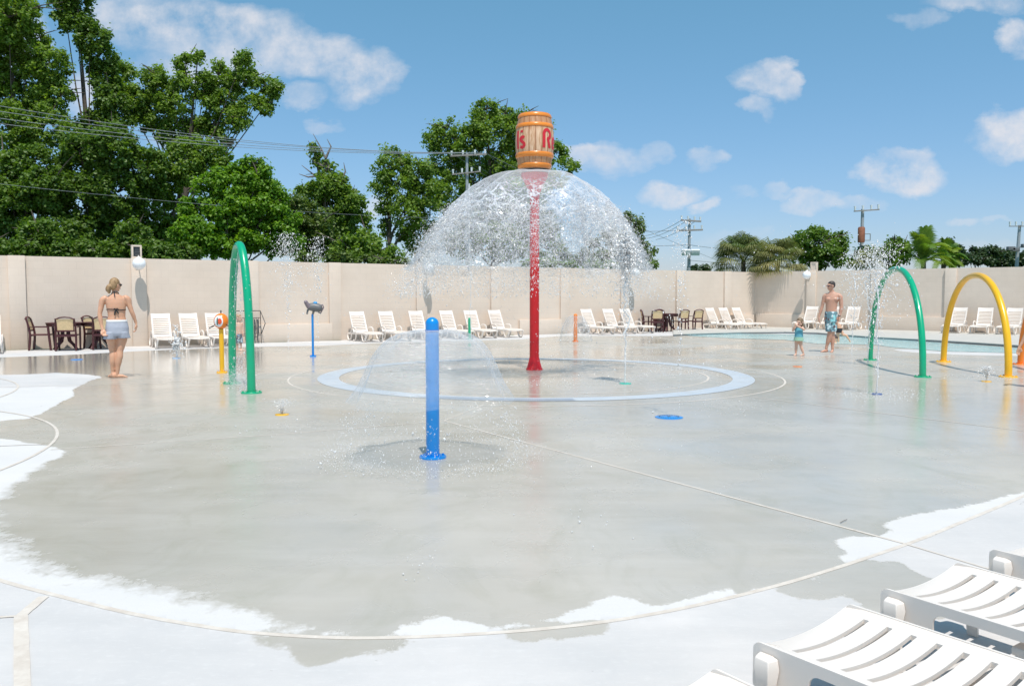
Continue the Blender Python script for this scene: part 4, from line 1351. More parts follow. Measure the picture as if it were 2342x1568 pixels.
# legs
limb(m, [(P3(-.048, .46), .052 * S), (P3(-.050, .39), .050 * S), (P3(-.046, .32, .004), .040 * S), (P3(-.042, .265, .006), .032 * S), (P3(-.042, .215, -.004), .033 * S), (P3(-.044, .17, -.006), .031 * S), (P3(-.046, .10, .002), .022 * S), (P3(-.045, .052, .006), .018 * S)])
limb(m, [(P3(.050, .46), .052 * S), (P3(.045, .39), .051 * S), (P3(.032, .32, -.004), .041 * S), (P3(.022, .265, -.008), .033 * S), (P3(.018, .215, -.016), .034 * S), (P3(.010, .17, -.016), .031 * S), (P3(.000, .10, -.012), .022 * S), (P3(-.004, .052, -.010), .018 * S)])
foot(m, P3(-.045, .050, .006), R(108), S)
foot(m, P3(-.004, .050, -.010), R(-14), S * .85)
bake(m, 'body', SK1, wr, .0075, 5)
# hair
h = MB()
M3 = Mw
h.ball((0, -.012 * S, .020 * S), (.047 * S, .052 * S, .056 * S), 20, M=M3); h.ball((0, -.030 * S, .0), (.044 * S, .036 * S, .052 * S), 16, M=M3)
h.ball(P3(-.052, .915, -.02), (.034 * S, .034 * S, .030 * S), 14); h.ball(P3(-.068, .895, -.024), (.026 * S, .028 * S, .034 * S), 14); h.ball(P3(-.060, .872, -.022), (.018 * S, .018 * S, .026 * S), 12)
for k in range(16):
    a = random.uniform(0, 2 * PI); rr_ = random.uniform(.008, .020)
    c0 = Vector(P3(-.064, .898, -.024)); d0 = Vector((math.cos(a), random.uniform(-.6, .6), math.sin(a)))
    h.tube([c0, c0 + d0 * rr_ * S, c0 + d0 * rr_ * 1.5 * S + Vector((0, 0, -.014 * S))], [.009 * S, .007 * S, .002 * S], 6)
bake(h, 'hair', hairmat('hair_blond', (.22, .12, .05), (.50, .33, .17)), wr, .008, 3)
face_bits(wr, Lw, Mw, S, True)
# shorts
sh = MB()
stadium(sh, [(P3(.003, .575), .094 * S, .061 * S), (P3(.003, .55), .100 * S, .068 * S), (P3(.004, .51, -.004), .107 * S, .079 * S), (P3(.004, .45, -.008), .108 * S, .084 * S), (P3(.005, .42, -.006), .106 * S, .078 * S)], 32)
for q, zz in ((-1, .392), (1, .400)): stadium(sh, [(P3(q * .052, .46, -.006), .058 * S, .080 * S), (P3(q * .058, .42, -.004), .062 * S, .082 * S), (P3(q * .062, zz, -.002), .0655 * S, .082 * S)], 24)
so = bake(sh, 'shorts', cloth_skin('shorts_grey', (.30, .32, .38), (.42, .44, .50), 6), wr, .0085, 2)
wb = MB(); stadium(wb, [(P3(.003, .566), .0985 * S, .0665 * S), (P3(.003, .585), .0965 * S, .0645 * S)], 36)
wb.build('waistband', simple('cotton_white', (.85, .85, .85), .7, .03), wr)
bk = MB()
ring = [(.0885 * S * math.cos(a), .0575 * S * math.sin(a), .688 * S + .004 * S * math.sin(a * 2)) for a in np.linspace(0, 2 * PI, 40)[:-1]]
bk.tube(ring, .0042 * S, 6, closed=True)
bk.tube([P3(-.004, .688, -.060), P3(-.012, .66, -.066), P3(-.016, .632, -.064)], [.006 * S, .008 * S, .005 * S], 6).tube([P3(-.002, .688, -.060), P3(.012, .665, -.066), P3(.020, .645, -.064)], [.006 * S, .006 * S, .004 * S], 6)
bk.tube([P3(-.004, .69, -.060), P3(-.016, .698, -.068), P3(-.024, .688, -.066)], .005 * S, 6).tube([P3(-.002, .69, -.060), P3(.010, .700, -.068), P3(.018, .690, -.066)], .005 * S, 6)
bk.build('bikini_strap', M_BLACK, wr)
nk = MB()
nk.tube([P3(-.040, .80, .045), P3(-.037, .852, .0), P3(-.018, .868, -.028), P3(.004, .868, -.031), P3(.024, .858, -.014), P3(.030, .82, .04)], .0042 * S, 6)
nk.tube([P3(-.016, .866, -.031), P3(-.012, .840, -.042), P3(-.008, .815, -.052)], [.005 * S, .0055 * S, .004 * S], 6)
nk.build('neck_tie', M_BLACK, wr)
for q in (-1, 1): MB().ball(P3(q * .042, .70, .052), (.036 * S, .026 * S, .034 * S), 14).build('bikini_cup', M_BLACK, wr)

# --- the man walking left with sunglasses and patterned board shorts
mr, mp_ = person_frame('person', 1899, 805, 'person walking by the pool in turquoise patterned shorts and sunglasses')
S = CAMH * (805 - 643) / (805 - 677)
SK2 = skin('skin_rosy', (.58, .32, .225))
m = MB()
stadium(m, [(P3(.0, .47), .070 * S, .055 * S), (P3(.0, .52), .078 * S, .060 * S), (P3(.0, .58, 0), .076 * S, .060 * S), (P3(.0, .63, .0), .074 * S, .060 * S), (P3(.002, .69, 0), .080 * S, .062 * S), (P3(.006, .74, -.004), .090 * S, .062 * S),
            (P3(.012, .78, 0), .094 * S, .056 * S), (P3(.014, .81, 0), .088 * S, .045 * S), (P3(.012, .835, 0), .058 * S, .036 * S), (P3(.006, .852, 0), .034 * S, .030 * S)], 26)
m.ball(P3(-.036, .745, -.040), (.042 * S, .026 * S, .030 * S), 14); m.ball(P3(.046, .745, -.040), (.042 * S, .026 * S, .030 * S), 14)
limb(m, [(P3(.004, .84), .033 * S), (P3(.000, .885, -.006), .029 * S), (P3(-.004, .91, -.01), .030 * S)])
Lm, Mm = head_parts(m, P3(-.010, .932, -.010), S, (-.86, -.50, -.05), .044, .052, .064, .78)
limb(m, [(P3(-.066, .805), .030 * S), (P3(-.090, .785, .004), .031 * S), (P3(-.106, .72, .006), .026 * S), (P3(-.120, .65, .010), .0225 * S), (P3(-.132, .60, .004), .0225 * S), (P3(-.152, .53, -.004), .017 * S), (P3(-.160, .495, -.010), .0150 * S)])
hand(m, P3(-.160, .493, -.010), (-.02, -.1, -1), (1, .1, 0), S, .8, 1)
limb(m, [(P3(.090, .800), .034 * S), (P3(.116, .775, -.004), .034 * S), (P3(.126, .71, -.008), .029 * S), (P3(.130, .645, -.012), .025 * S), (P3(.127, .60, -.016), .025 * S), (P3(.116, .54, -.022), .019 * S), (P3(.108, .500, -.026), .0165 * S)])
hand(m, P3(.108, .498, -.026), (-.12, -.1, -1), (-1, -.1, 0), S, .9, -1)
limb(m, [(P3(-.038, .48), .056 * S), (P3(-.030, .40), .052 * S), (P3(-.014, .33, -.010), .043 * S), (P3(-.008, .275, -.014), .036 * S), (P3(-.018, .22, -.008), .036 * S), (P3(-.030, .16, -.004), .032 * S), (P3(-.048, .09, -.002), .021 * S), (P3(-.056, .055, -.004), .019 * S)])
limb(m, [(P3(.040, .48), .056 * S), (P3(.036, .40), .052 * S), (P3(.026, .33, .010), .042 * S), (P3(.020, .275, .014), .035 * S), (P3(.022, .22, .018), .036 * S), (P3(.026, .16, .020), .032 * S), (P3(.028, .09, .016), .021 * S), (P3(.028, .055, .012), .019 * S)])
foot(m, P3(-.056, .05, -.004), R(228), S * .9); foot(m, P3(.028, .05, .012), R(262), S * .9)
bake(m, 'body', SK2, mr, .0085, 5)
h = MB(); h.ball((0, -.010 * S, .026 * S), (.0465 * S, .053 * S, .046 * S), 18, M=Mm); h.ball((0, -.026 * S, .010 * S), (.0455 * S, .034 * S, .044 * S), 14, M=Mm)
bake(h, 'hair', hairmat('hair_dark', (.03, .02, .018), (.07, .05, .04)), mr, .009, 3)
face_bits(mr, Lm, Mm, S, True)
sh = MB()
stadium(sh, [(P3(.0, .575), .082 * S, .065 * S), (P3(.0, .54), .086 * S, .069 * S), (P3(.0, .48), .090 * S, .072 * S), (P3(.002, .42), .090 * S, .070 * S)], 28)
for (xa, xb, yb) in ((-.036, -.016, -.012), (.040, .028, .012)):
    stadium(sh, [(P3(xa, .47), .050 * S, .060 * S), (P3((xa + xb) / 2, .38, yb * .6), .052 * S, .058 * S), (P3(xb, .29, yb), .054 * S, .056 * S)], 20)
bake(sh, 'board_shorts', cloth_skin('shorts_turquoise', (.30, .66, .68), (.14, .26, .30), 15, .8, True), mr, .010, 2)
MB().tube([(P3(.110, .522, -.024)), (P3(.107, .508, -.026))], .0185 * S, 12).build('wrist_watch', M_BLACK, mr)

# --- the toddler
tr, tp = person_frame('person', 1826, 813, 'person, a toddler in a blue and green swimsuit with hands raised to the face')
S = CAMH * (813 - 727) / (813 - 677)
SK3 = skin('skin_fair', (.68, .43, .32))
m = MB()
stadium(m, [(P3(0, .42), .080 * S, .075 * S), (P3(0, .47), .098 * S, .085 * S), (P3(0, .54), .100 * S, .090 * S), (P3(0, .62), .094 * S, .082 * S), (P3(0, .70), .098 * S, .070 * S), (P3(0, .75), .085 * S, .055 * S), (P3(0, .78), .045 * S, .04 * S)], 20)
limb(m, [(P3(0, .76), .04 * S), (P3(.01, .82), .038 * S)])
Lt, Mt = head_parts(m, P3(.020, .895, -.01), S * 1.75, (-.55, -.80, -.22), .050, .052, .056, .8)
limb(m, [(P3(-.09, .745), .034 * S), (P3(-.135, .70, -.02), .030 * S), (P3(-.150, .665, -.05), .028 * S), (P3(-.13, .74, -.10), .024 * S), (P3(-.095, .80, -.12), .02 * S)])
hand(m, P3(-.095, .80, -.12), (.5, .1, .8), (.3, 1, 0), S * 1.2, .9, 1)
limb(m, [(P3(.085, .75), .034 * S), (P3(.125, .70, -.03), .030 * S), (P3(.125, .70, -.08), .028 * S), (P3(.04, .755, -.13), .024 * S), (P3(-.03, .79, -.14), .02 * S)])
hand(m, P3(-.03, .79, -.14), (-.8, 0, .5), (0, 1, .2), S * 1.2, .9, -1)
limb(m, [(P3(-.048, .44), .058 * S), (P3(-.056, .34), .050 * S), (P3(-.060, .25), .040 * S), (P3(-.062, .17), .038 * S), (P3(-.064, .06), .026 * S)])
limb(m, [(P3(.042, .44), .058 * S), (P3(.050, .34), .050 * S), (P3(.060, .26), .040 * S), (P3(.090, .17), .038 * S), (P3(.125, .07), .026 * S)])
foot(m, P3(-.064, .055), R(250), S * 1.15); foot(m, P3(.125, .06), R(230), S * 1.15)
bake(m, 'body', SK3, tr, .009, 4)
h = MB(); h.ball((0, -.010 * S * 1.75, .014 * S * 1.75), (.054 * S * 1.75, .056 * S * 1.75, .054 * S * 1.75), 18, M=Mt); h.ball(P3(.065, .87, .04), (.055 * S, .06 * S, .085 * S), 14); h.ball(P3(.080, .80, .04), (.035 * S, .04 * S, .07 * S), 12)
bake(h, 'hair', hairmat('hair_brown', (.14, .09, .05), (.28, .19, .11)), tr, .011, 3)
face_bits(tr, Lt, Mt, S * 1.75)
sw = MB(); stadium(sw, [(P3(0, .415), .092 * S, .085 * S), (P3(0, .46), .106 * S, .094 * S), (P3(0, .54), .107 * S, .098 * S), (P3(0, .62), .101 * S, .090 * S), (P3(0, .70), .104 * S, .078 * S), (P3(0, .745), .094 * S, .065 * S)], 24)
sk_ = MB(); stadium(sk_, [(P3(0, .50), .108 * S, .098 * S), (P3(0, .44), .125 * S, .112 * S), (P3(0, .40), .135 * S, .12 * S), (P3(0, .41), .120 * S, .105 * S)], 24)
sw.build('swimsuit', cloth_skin('suit_blue', (.10, .30, .52), (.14, .45, .45), 10), tr)
sk_.build('swim_skirt', cloth_skin('suit_green', (.35, .52, .30), (.20, .42, .40), 12), tr)

# --- the boy in front of the rack
br_, bp2 = person_frame('person', 547, 802, 'person, a small boy in grey patterned shorts standing behind the left green arch')
S = CAMH * (802 - 719) / (802 - 677)
m = MB()
stadium(m, [(P3(0, .42), .085 * S, .07 * S), (P3(0, .48), .088 * S, .072 * S), (P3(0, .58), .086 * S, .070 * S), (P3(0, .68), .092 * S, .066 * S), (P3(0, .75), .090 * S, .055 * S), (P3(0, .79), .045 * S, .04 * S)], 20)
limb(m, [(P3(0, .77), .036 * S), (P3(.0, .83), .034 * S)])
Lb, Mb = head_parts(m, P3(.002, .905), S * 1.65, (.92, -.38, -.02), .048, .054, .056, .8)
limb(m, [(P3(-.085, .755), .034 * S), (P3(-.105, .68, -.01), .030 * S), (P3(-.11, .60, -.03), .026 * S), (P3(-.095, .52, -.05), .024 * S), (P3(-.08, .46, -.06), .02 * S)])
hand(m, P3(-.08, .46, -.06), (.1, -.1, -1), (1, 0, 0), S * 1.1, .8, 1)
limb(m, [(P3(.085, .755), .034 * S), (P3(.10, .66, .01), .030 * S), (P3(.10, .56, .0), .026 * S), (P3(.11, .48, -.02), .02 * S)])
hand(m, P3(.11, .48, -.02), (.1, -.1, -1), (-1, 0, 0), S * 1.1, .8, -1)
for q in (-1, 1): limb(m, [(P3(q * .045, .43), .052 * S), (P3(q * .048, .33), .048 * S), (P3(q * .045, .25), .038 * S), (P3(q * .045, .16), .036 * S), (P3(q * .045, .06), .024 * S)]); foot(m, P3(q * .045, .055), R(-25), S * 1.1)
bake(m, 'body', SK3, br_, .009, 4)
h = MB(); h.ball((0, -.010 * S * 1.65, .022 * S * 1.65), (.052 * S * 1.65, .056 * S * 1.65, .046 * S * 1.65), 18, M=Mb)
bake(h, 'hair', hairmat('hair_sandy', (.34, .20, .12), (.50, .33, .20)), br_, .011, 3)
face_bits(br_, Lb, Mb, S * 1.65)
sh = MB(); stadium(sh, [(P3(0, .47), .094 * S, .078 * S), (P3(0, .40), .100 * S, .082 * S), (P3(0, .34), .102 * S, .080 * S)], 24)
for q in (-1, 1): stadium(sh, [(P3(q * .045, .40), .052 * S, .065 * S), (P3(q * .05, .21), .056 * S, .066 * S)], 16)
bake(sh, 'swim_shorts', cloth_skin('shorts_pale', (.32, .40, .50), (.14, .15, .17), 16, .8, True), br_, .011, 2)

# --- child in the pool bending over, one leg kicked out behind, seen past the man
cr_, cp_ = person_frame('person', 1922, 782, 'person, a child splashing in the pool behind the walking man, one leg kicked out')
S = 1.15
m = MB()
stadium(m, [(P3(-.04, .30), .08 * S, .07 * S), (P3(-.05, .38), .085 * S, .07 * S), (P3(-.07, .46), .085 * S, .065 * S), (P3(-.10, .53), .06 * S, .05 * S)], 18)
limb(m, [(P3(-.10, .52), .034 * S), (P3(-.13, .57), .032 * S)])
Lc, Mc = head_parts(m, P3(-.15, .63), S * 1.4, (-.9, -.3, -.3), .046, .052, .060)
limb(m, [(P3(-.08, .50), .032 * S), (P3(-.12, .42, -.06), .028 * S), (P3(-.16, .34, -.08), .022 * S)])
hand(m, P3(-.16, .34, -.08), (-.3, 0, -1), (0, 1, 0), S, .6, 1)
limb(m, [(P3(-.03, .34), .055 * S), (P3(.03, .27), .048 * S), (P3(.07, .20, -.02), .036 * S), (P3(.14, .19, -.03), .034 * S), (P3(.19, .12, -.04), .030 * S), (P3(.225, .06, -.04), .020 * S)])
limb(m, [(P3(.225, .06, -.04), .020 * S), (P3(.245, .02, -.04), .019 * S), (P3(.262, -.01, -.04), .010 * S)])
limb(m, [(P3(-.06, .32), .055 * S), (P3(-.07, .20), .045 * S), (P3(-.06, .10), .036 * S), (P3(-.05, -.04), .028 * S)])
bake(m, 'body', SK1, cr_, .010, 4)
h = MB(); h.ball((0, -.010 * S * 1.4, .018 * S * 1.4), (.050 * S * 1.4, .056 * S * 1.4, .050 * S * 1.4), 16, M=Mc)
bake(h, 'hair', MATS.get('hd') or hairmat('hair_black', (.03, .02, .015), (.06, .04, .03)), cr_, .012, 3)
sh = MB(); stadium(sh, [(P3(-.04, .26), .088 * S, .078 * S), (P3(-.045, .33), .092 * S, .08 * S), (P3(-.05, .38), .09 * S, .075 * S)], 18)
sh.build('swim_shorts', M_BLACK, cr_)
# --- swimmer, only the head out of the water
hr_, hp_ = person_frame('person', 1910, 784, 'person swimming with only a dark-haired head above the pool water')
m = MB()
Lh, Mh = head_parts(m, (0, 0, .13), 1.5, (-.7, -.7, 0))
limb(m, [((0, 0, .06), .05), ((0, 0, -.08), .055)]); stadium(m, [((0, 0, -.10), .10, .07), ((0, 0, -.03), .16, .08), ((0, 0, -.0), .10, .06)], 16)
bake(m, 'body', SK1, hr_, .012, 3)
h = MB(); h.ball((0, -.012, .03), (.072, .082, .072), 16, M=Mh)
bake(h, 'hair', hairmat('hair_wet', (.03, .015, .012), (.10, .05, .04)), hr_, .013, 2)
# --- child at the right edge, only arm and hand in the frame
er_, ep_ = person_frame('person', 2371, 886, 'person, a child at the right edge with an arm hanging by the orange arch')
S = 1.32
m = MB()
stadium(m, [(P3(0, .44), .085 * S, .065 * S), (P3(0, .50), .086 * S, .068 * S), (P3(0, .60), .078 * S, .060 * S), (P3(0, .70), .088 * S, .062 * S), (P3(0, .78), .088 * S, .05 * S), (P3(0, .82), .045 * S, .04 * S)], 20)
limb(m, [(P3(0, .81), .032 * S), (P3(0, .86), .030 * S)])
Le, Me = head_parts(m, P3(0, .92), S * 1.25, (-.6, -.8, 0))
limb(m, [(P3(-.085, .78), .032 * S), (P3(-.115, .70), .028 * S), (P3(-.135, .62), .025 * S), (P3(-.165, .54, -.01), .020 * S), (P3(-.185, .49, -.02), .016 * S)])
hand(m, P3(-.185, .49, -.02), (-.25, -.05, -1), (.6, -.8, 0), S * 1.15, .35, 1)
limb(m, [(P3(.085, .78), .032 * S), (P3(.115, .66), .026 * S), (P3(.13, .54), .022 * S), (P3(.13, .46), .016 * S)])
hand(m, P3(.13, .46), (0, 0, -1), (-1, 0, 0), S, .6, -1)
for q, yy_ in ((-1, 0), (1, .03)): limb(m, [(P3(q * .05, .46), .055 * S), (P3(q * .05, .36), .048 * S), (P3(q * .05, .27, yy_), .038 * S), (P3(q * .05, .18, yy_), .034 * S), (P3(q * .055, .06, yy_), .022 * S)]); foot(m, P3(q * .055, .055, yy_), R(250), S * 1.05)
bake(m, 'body', SK1, er_, .010, 4)
h = MB(); h.ball((0, -.012 * S, .02 * S), (.054 * S, .062 * S, .060 * S), 16, M=Me)
bake(h, 'hair', hairmat('hair_brown_dark', (.06, .04, .03), (.12, .08, .05)), er_, .012, 3)
face_bits(er_, Le, Me, S * 1.25)
sh = MB(); stadium(sh, [(P3(0, .54), .088 * S, .072 * S), (P3(0, .48), .096 * S, .078 * S), (P3(0, .40), .104 * S, .080 * S), (P3(0, .36), .108 * S, .08 * S)], 22)
sh.build('swim_shorts', simple('shorts_red', (.5, .04, .03), .7), er_)

# --- iron rack by the wall with things hanging on it
p = on_wall('A', 563, 677, .30); p.z = 0
rk = empty('iron_rack', p, aA, 'black iron towel rack against the wall behind the small boy', 'rack')
fr = MB()
for x in (-.42, .42): fr.tube([(x, -.06, 0), (x, 0, .96), (x, 0, 1.0)], .011, 6)
fr.tube([(-.42, 0, 1.0), (.42, 0, 1.0)], .011, 6).tube([(-.42, -.01, .78), (.42, -.01, .78)], .009, 6).tube([(-.42, -.03, .30), (.42, -.03, .30)], .009, 6).tube([(.42, 0, 1.0), (.50, -.25, .62), (.42, -.1, .30)], .012, 6)
fr.build('frame', M_BLACK, rk)
for k in range(11):
    x = -.36 + k * .072
    MB().tube([(x, -.01, .78), (x, -.03, .30)], .006, 6).build('bar', M_BLACK, rk)
tw = MB()
for k in range(5): tw.tube([(-.05 + k * .09, -.05, .74), (-.05 + k * .09 + .02, -.06, .55), (-.05 + k * .09, -.055, .08)], [.022, .028, .02], 8, flat=.5)
tag(tw.build('hanging_nets', simple('net_dark', (.09, .09, .09), .8, .4, 30), rk), kind='stuff')

# ------------------------------------------------------------------ trees beyond the wall
def crown_mesh(centres, radii, tints, leaf, per, seed, droop=0.0):
    r = np.random.default_rng(seed)
    n = len(centres)
    k = per
    C = np.repeat(np.array(centres), k, 0); Rd = np.repeat(np.array(radii), k); T = np.repeat(np.array(tints), k)
    m = len(C)
    g_ = r.normal(size=(m, 3)); g_ /= np.linalg.norm(g_, axis=1)[:, None]
    rad = r.random(m) ** .45
    P = C + g_ * (rad * Rd)[:, None] * np.array([1, 1, .8]) + r.normal(0, .32, (m, 3)) * Rd[:, None]
    # leaf normals point outwards and up
    nr_ = g_ * .8 + r.normal(size=(m, 3)) * .55 + np.array([0, 0, .75])
    nr_ /= np.linalg.norm(nr_, axis=1)[:, None]
    a = np.cross(nr_, r.normal(size=(m, 3))); a /= np.linalg.norm(a, axis=1)[:, None]
    b = np.cross(nr_, a)
    s = leaf * r.uniform(.6, 1.25, m)
    a *= s[:, None] * .5; b *= (s * .40)[:, None]
    V = np.empty((m, 4, 3))
    V[:, 0] = P - a; V[:, 1] = P - b + nr_ * (s * .08)[:, None]; V[:, 2] = P + a; V[:, 3] = P + b + nr_ * (s * .08)[:, None]
    Fc = np.arange(m * 4).reshape(m, 4)
    tint = np.clip(T + r.normal(0, .12, m), 0, 1)
    return V.reshape(-1, 3), Fc, tint
def tree(label, blobs, Yd, mat, seed, base=None, leaf=.20, per=66, dens=1.45, clump=12, group='trees beyond the wall', cat='tree', nm='leafy_tree', trunk_r=.22, limbs=True, tint=(.25, .75)):
    """blobs: (cx, cy, rx, ry) in picture pixels at depth Yd; each becomes a lobe with real depth"""
    r = np.random.default_rng(seed)
    u = Yd / F
    allc = []; rad = []; tt = []
    lob = []
    for (cx, cy, rx, ry) in blobs:
        dz = r.uniform(-.6, .6) * min(rx, 70) * u
        c = AT(cx, cy, Yd + dz)
        lob.append((c, rx * u, ry * u))
        nc = max(3, int(rx * ry / (clump * clump) * 2.4 * dens))
        g_ = r.normal(size=(nc, 3)); g_ /= np.linalg.norm(g_, axis=1)[:, None]
        q = r.random(nc) ** .33
        q = np.where(r.random(nc) < .7, np.maximum(q, .72), q)
        p = np.array(c) + g_ * q[:, None] * np.array([rx * u, min(rx, ry) * u * 1.0, ry * u])
        allc += list(p); rad += list(r.uniform(.55, 1.35, nc) * clump * u); tt += list(r.uniform(tint[0], tint[1], nc))
    bx = base[0] if base else np.mean([b[0] for b in blobs]); 
    bp_ = AT(bx, 700, Yd); bp_.z = 0
    root = empty(nm, bp_, 0, label, cat, group)
    V, Fc, tn = crown_mesh(allc, rad, tt, leaf, per, seed + 1)
    V = V - np.array(bp_)
    V[:, 2] = np.maximum(V[:, 2], .05)
    raw('crown', V, Fc, mat, root, False, {'tint': ('FACE', tn)})
    tr_ = MB()
    top = max(lob, key=lambda l: l[0].z)
    th = base[1] if base and len(base) > 1 else None
    hub = Vector((0, 0, max(1.5, min(l[0].z for l in lob) * .9)))
    topv = top[0] - bp_
    topv.z -= top[2] * .3
    hh = topv.z
    ax = [Vector((0, 0, 0)), Vector((topv.x * .05, 0, hh * .3)), Vector((topv.x * .35, 0, hh * .62)), topv]
    tr_.tube(ax, [trunk_r, trunk_r * .8, trunk_r * .5, trunk_r * .12], 10)
    if limbs:
        for (c, a, b) in lob:
            t = c - bp_
            z0_ = max(1.0, t.z * .55)
            k = min(1, z0_ / max(hh, .1)); q = ax[1].lerp(ax[2], min(1, max(0, (k - .3) / .32)))
            s0 = Vector((q.x, q.y, z0_))
            mid = s0.lerp(t, .5) + Vector((0, 0, -.06 * (t - s0).length))
            tr_.tube([s0, mid, t + Vector((0, 0, b * .4))], [trunk_r * .32, trunk_r * .18, .02], 7)
            for k2 in range(4):
                d = Vector((r.normal() * a, r.normal() * a * .5, abs(r.normal()) * b)) * .7
                tr_.tube([t, t + d * .6 + Vector((0, 0, .1 * b)), t + d], [.05, .035, .012], 5)
    tr_.build('trunk', M_BARK, root)
    return root, bp_
L_DARK = leaf_material('foliage_deep', (.058, .122, .014), (.165, .265, .035), .42)
L_MID = leaf_material('foliage_mid', (.088, .172, .020), (.25, .36, .052), .44)
L_BRIGHT = leaf_material('foliage_bright', (.085, .20, .012), (.23, .39, .026), .40)
L_OLIVE = leaf_material('foliage_olive', (.075, .130, .02), (.17, .235, .05), .36)
L_FAR = leaf_material('foliage_far', (.030, .062, .022), (.065, .105, .035), .25)
tree('tallest dark leafy tree at the far left, its crown leaving the top of the photo', [(20, 40, 60, 60), (65, 100, 50, 50), (0, 110, 45, 60), (110, 150, 45, 45), (60, 200, 70, 60), (130, 220, 40, 40), (20, 290, 60, 60), (100, 290, 60, 50), (30, 20, 50, 40), (-60, 120, 60, 160)], 50, L_MID, 11, (40,), dens=1.3)
tree('leaning dark tree with a drooping arm of leaves, second from the left edge', [(145, 15, 28, 30), (175, 50, 38, 36), (205, 85, 38, 36), (225, 130, 34, 40), (240, 180, 30, 40), (250, 225, 34, 36), (225, 290, 45, 40), (175, -20, 50, 30), (262, 260, 40, 50)], 52, L_DARK, 12, (215,), dens=1.6)
tree('broad tree with spreading branches against the white cloud', [(282, 165, 26, 22), (275, 210, 36, 34), (318, 230, 34, 34), (352, 170, 26, 30), (372, 205, 30, 26), (425, 148, 24, 26), (452, 130, 18, 14), (415, 185, 24, 22), (400, 235, 40, 30), (450, 215, 20, 20), (345, 265, 50, 36), (500, 180, 34, 34), (470, 190, 20, 24), (555, 150, 24, 32), (562, 190, 34, 30), (610, 200, 30, 24), (632, 212, 20, 14), (590, 240, 38, 22), (510, 235, 46, 36), (490, 285, 50, 28), (540, 270, 30, 22), (450, 290, 34, 24), (510, 330, 22, 16), (400, 300, 44, 34)], 54, L_MID, 13, (420,), dens=1.35, clump=11)
tree('dense dark tree low behind the wall at the far left', [(10, 400, 70, 60), (80, 380, 50, 45), (60, 470, 90, 60), (20, 550, 80, 45), (140, 540, 60, 45), (110, 430, 60, 50), (-60, 480, 60, 100)], 46, L_DARK, 14, (50,), dens=1.5)
tree('dark tree behind the first globe lamp and the woman', [(200, 380, 70, 60), (260, 340, 60, 50), (190, 460, 70, 60), (270, 440, 70, 60), (210, 540, 60, 50), (285, 545, 50, 45), (330, 390, 60, 55), (180, 330, 40, 40)], 48, L_DARK, 15, (240,), dens=1.5)
tree('mid green tree between the first lamp and the bright green tree', [(350, 480, 60, 60), (370, 410, 50, 50), (340, 550, 60, 40), (400, 540, 44, 44), (420, 380, 50, 40), (440, 340, 50, 30), (480, 360, 46, 24)], 50, L_MID, 16, (370,), dens=1.5)
tree('bright green bushy tree directly behind the left green arch', [(575, 378, 24, 22), (590, 400, 28, 22), (540, 392, 24, 18), (505, 405, 30, 22), (478, 425, 30, 26), (540, 430, 44, 32), (600, 432, 36, 30), (628, 445, 22, 20), (455, 478, 38, 34), (540, 480, 70, 50), (620, 470, 40, 34), (440, 540, 50, 40), (520, 550, 70, 40), (600, 540, 60, 46), (655, 520, 36, 36), (660, 560, 36, 28)], 44, L_BRIGHT, 17, (540,), leaf=.19, per=95)
t7, b7 = tree('pointed tree with a bare dead top, between the bright tree and the gap of sky', [(745, 378, 14, 14), (755, 400, 24, 22), (780, 425, 26, 28), (740, 430, 34, 26), (760, 455, 44, 26), (800, 470, 34, 40), (700, 455, 30, 30), (815, 510, 36, 34), (770, 510, 50, 40), (718, 340, 8, 12), (725, 360, 9, 10)], 54, L_MID, 18, (765,), leaf=.22)
tree('olive green scrubby tree left of the pointed tree', [(680, 480, 40, 34), (720, 520, 44, 40), (690, 540, 40, 36), (740, 560, 40, 26)], 48, L_OLIVE, 19, (710,), clump=12)
tree('low round tree above the wall left of the water dome', [(840, 550, 30, 30), (870, 575, 34, 22), (800, 570, 46, 26), (900, 590, 26, 12)], 46, L_MID, 20, (845,), clump=12)
tree('leafy tree behind the first utility pole, left side of the middle clump', [(897, 352, 20, 18), (880, 385, 26, 24), (875, 425, 24, 30), (920, 378, 28, 26), (925, 430, 38, 38), (880, 470, 22, 22), (930, 490, 40, 40), (960, 540, 50, 40), (880, 520, 12, 22), (975, 450, 40, 44), (960, 395, 34, 28)], 60, L_MID, 21, (890,), leaf=.21)
tree('tall tree standing behind the red post and the barrel', [(1112, 250, 34, 22), (1155, 265, 30, 24), (1195, 265, 28, 18), (1080, 285, 34, 26), (1022, 292, 30, 20), (1000, 318, 34, 22), (1060, 330, 50, 36), (1130, 310, 52, 40), (1195, 310, 50, 40), (1020, 370, 46, 34), (1090, 390, 56, 44), (1160, 380, 60, 50), (1235, 350, 30, 44), (1272, 350, 24, 26), (1300, 380, 22, 16), (1245, 300, 14, 26), (1255, 410, 34, 22), (1030, 440, 50, 46), (1120, 460, 60, 50), (1200, 450, 56, 50), (1060, 530, 60, 56), (1150, 550, 60, 46), (1225, 520, 50, 50), (1250, 570, 36, 36)], 64, L_MID, 22, (1130,), leaf=.22, trunk_r=.3)
tree('small leafy tree right of the red post behind the dome spray', [(1432, 560, 42, 40), (1400, 535, 24, 22), (1450, 520, 22, 24), (1410, 585, 40, 22), (1475, 580, 22, 26), (1440, 500, 12, 12)], 56, L_OLIVE, 23, (1430,), clump=11)
tree('thin pale tree just above the wall between red post and small tree', [(1345, 585, 26, 14), (1315, 595, 26, 12), (1360, 560, 12, 12), (1290, 585, 20, 16)], 56, L_OLIVE, 24, (1340,), clump=8, per=45)
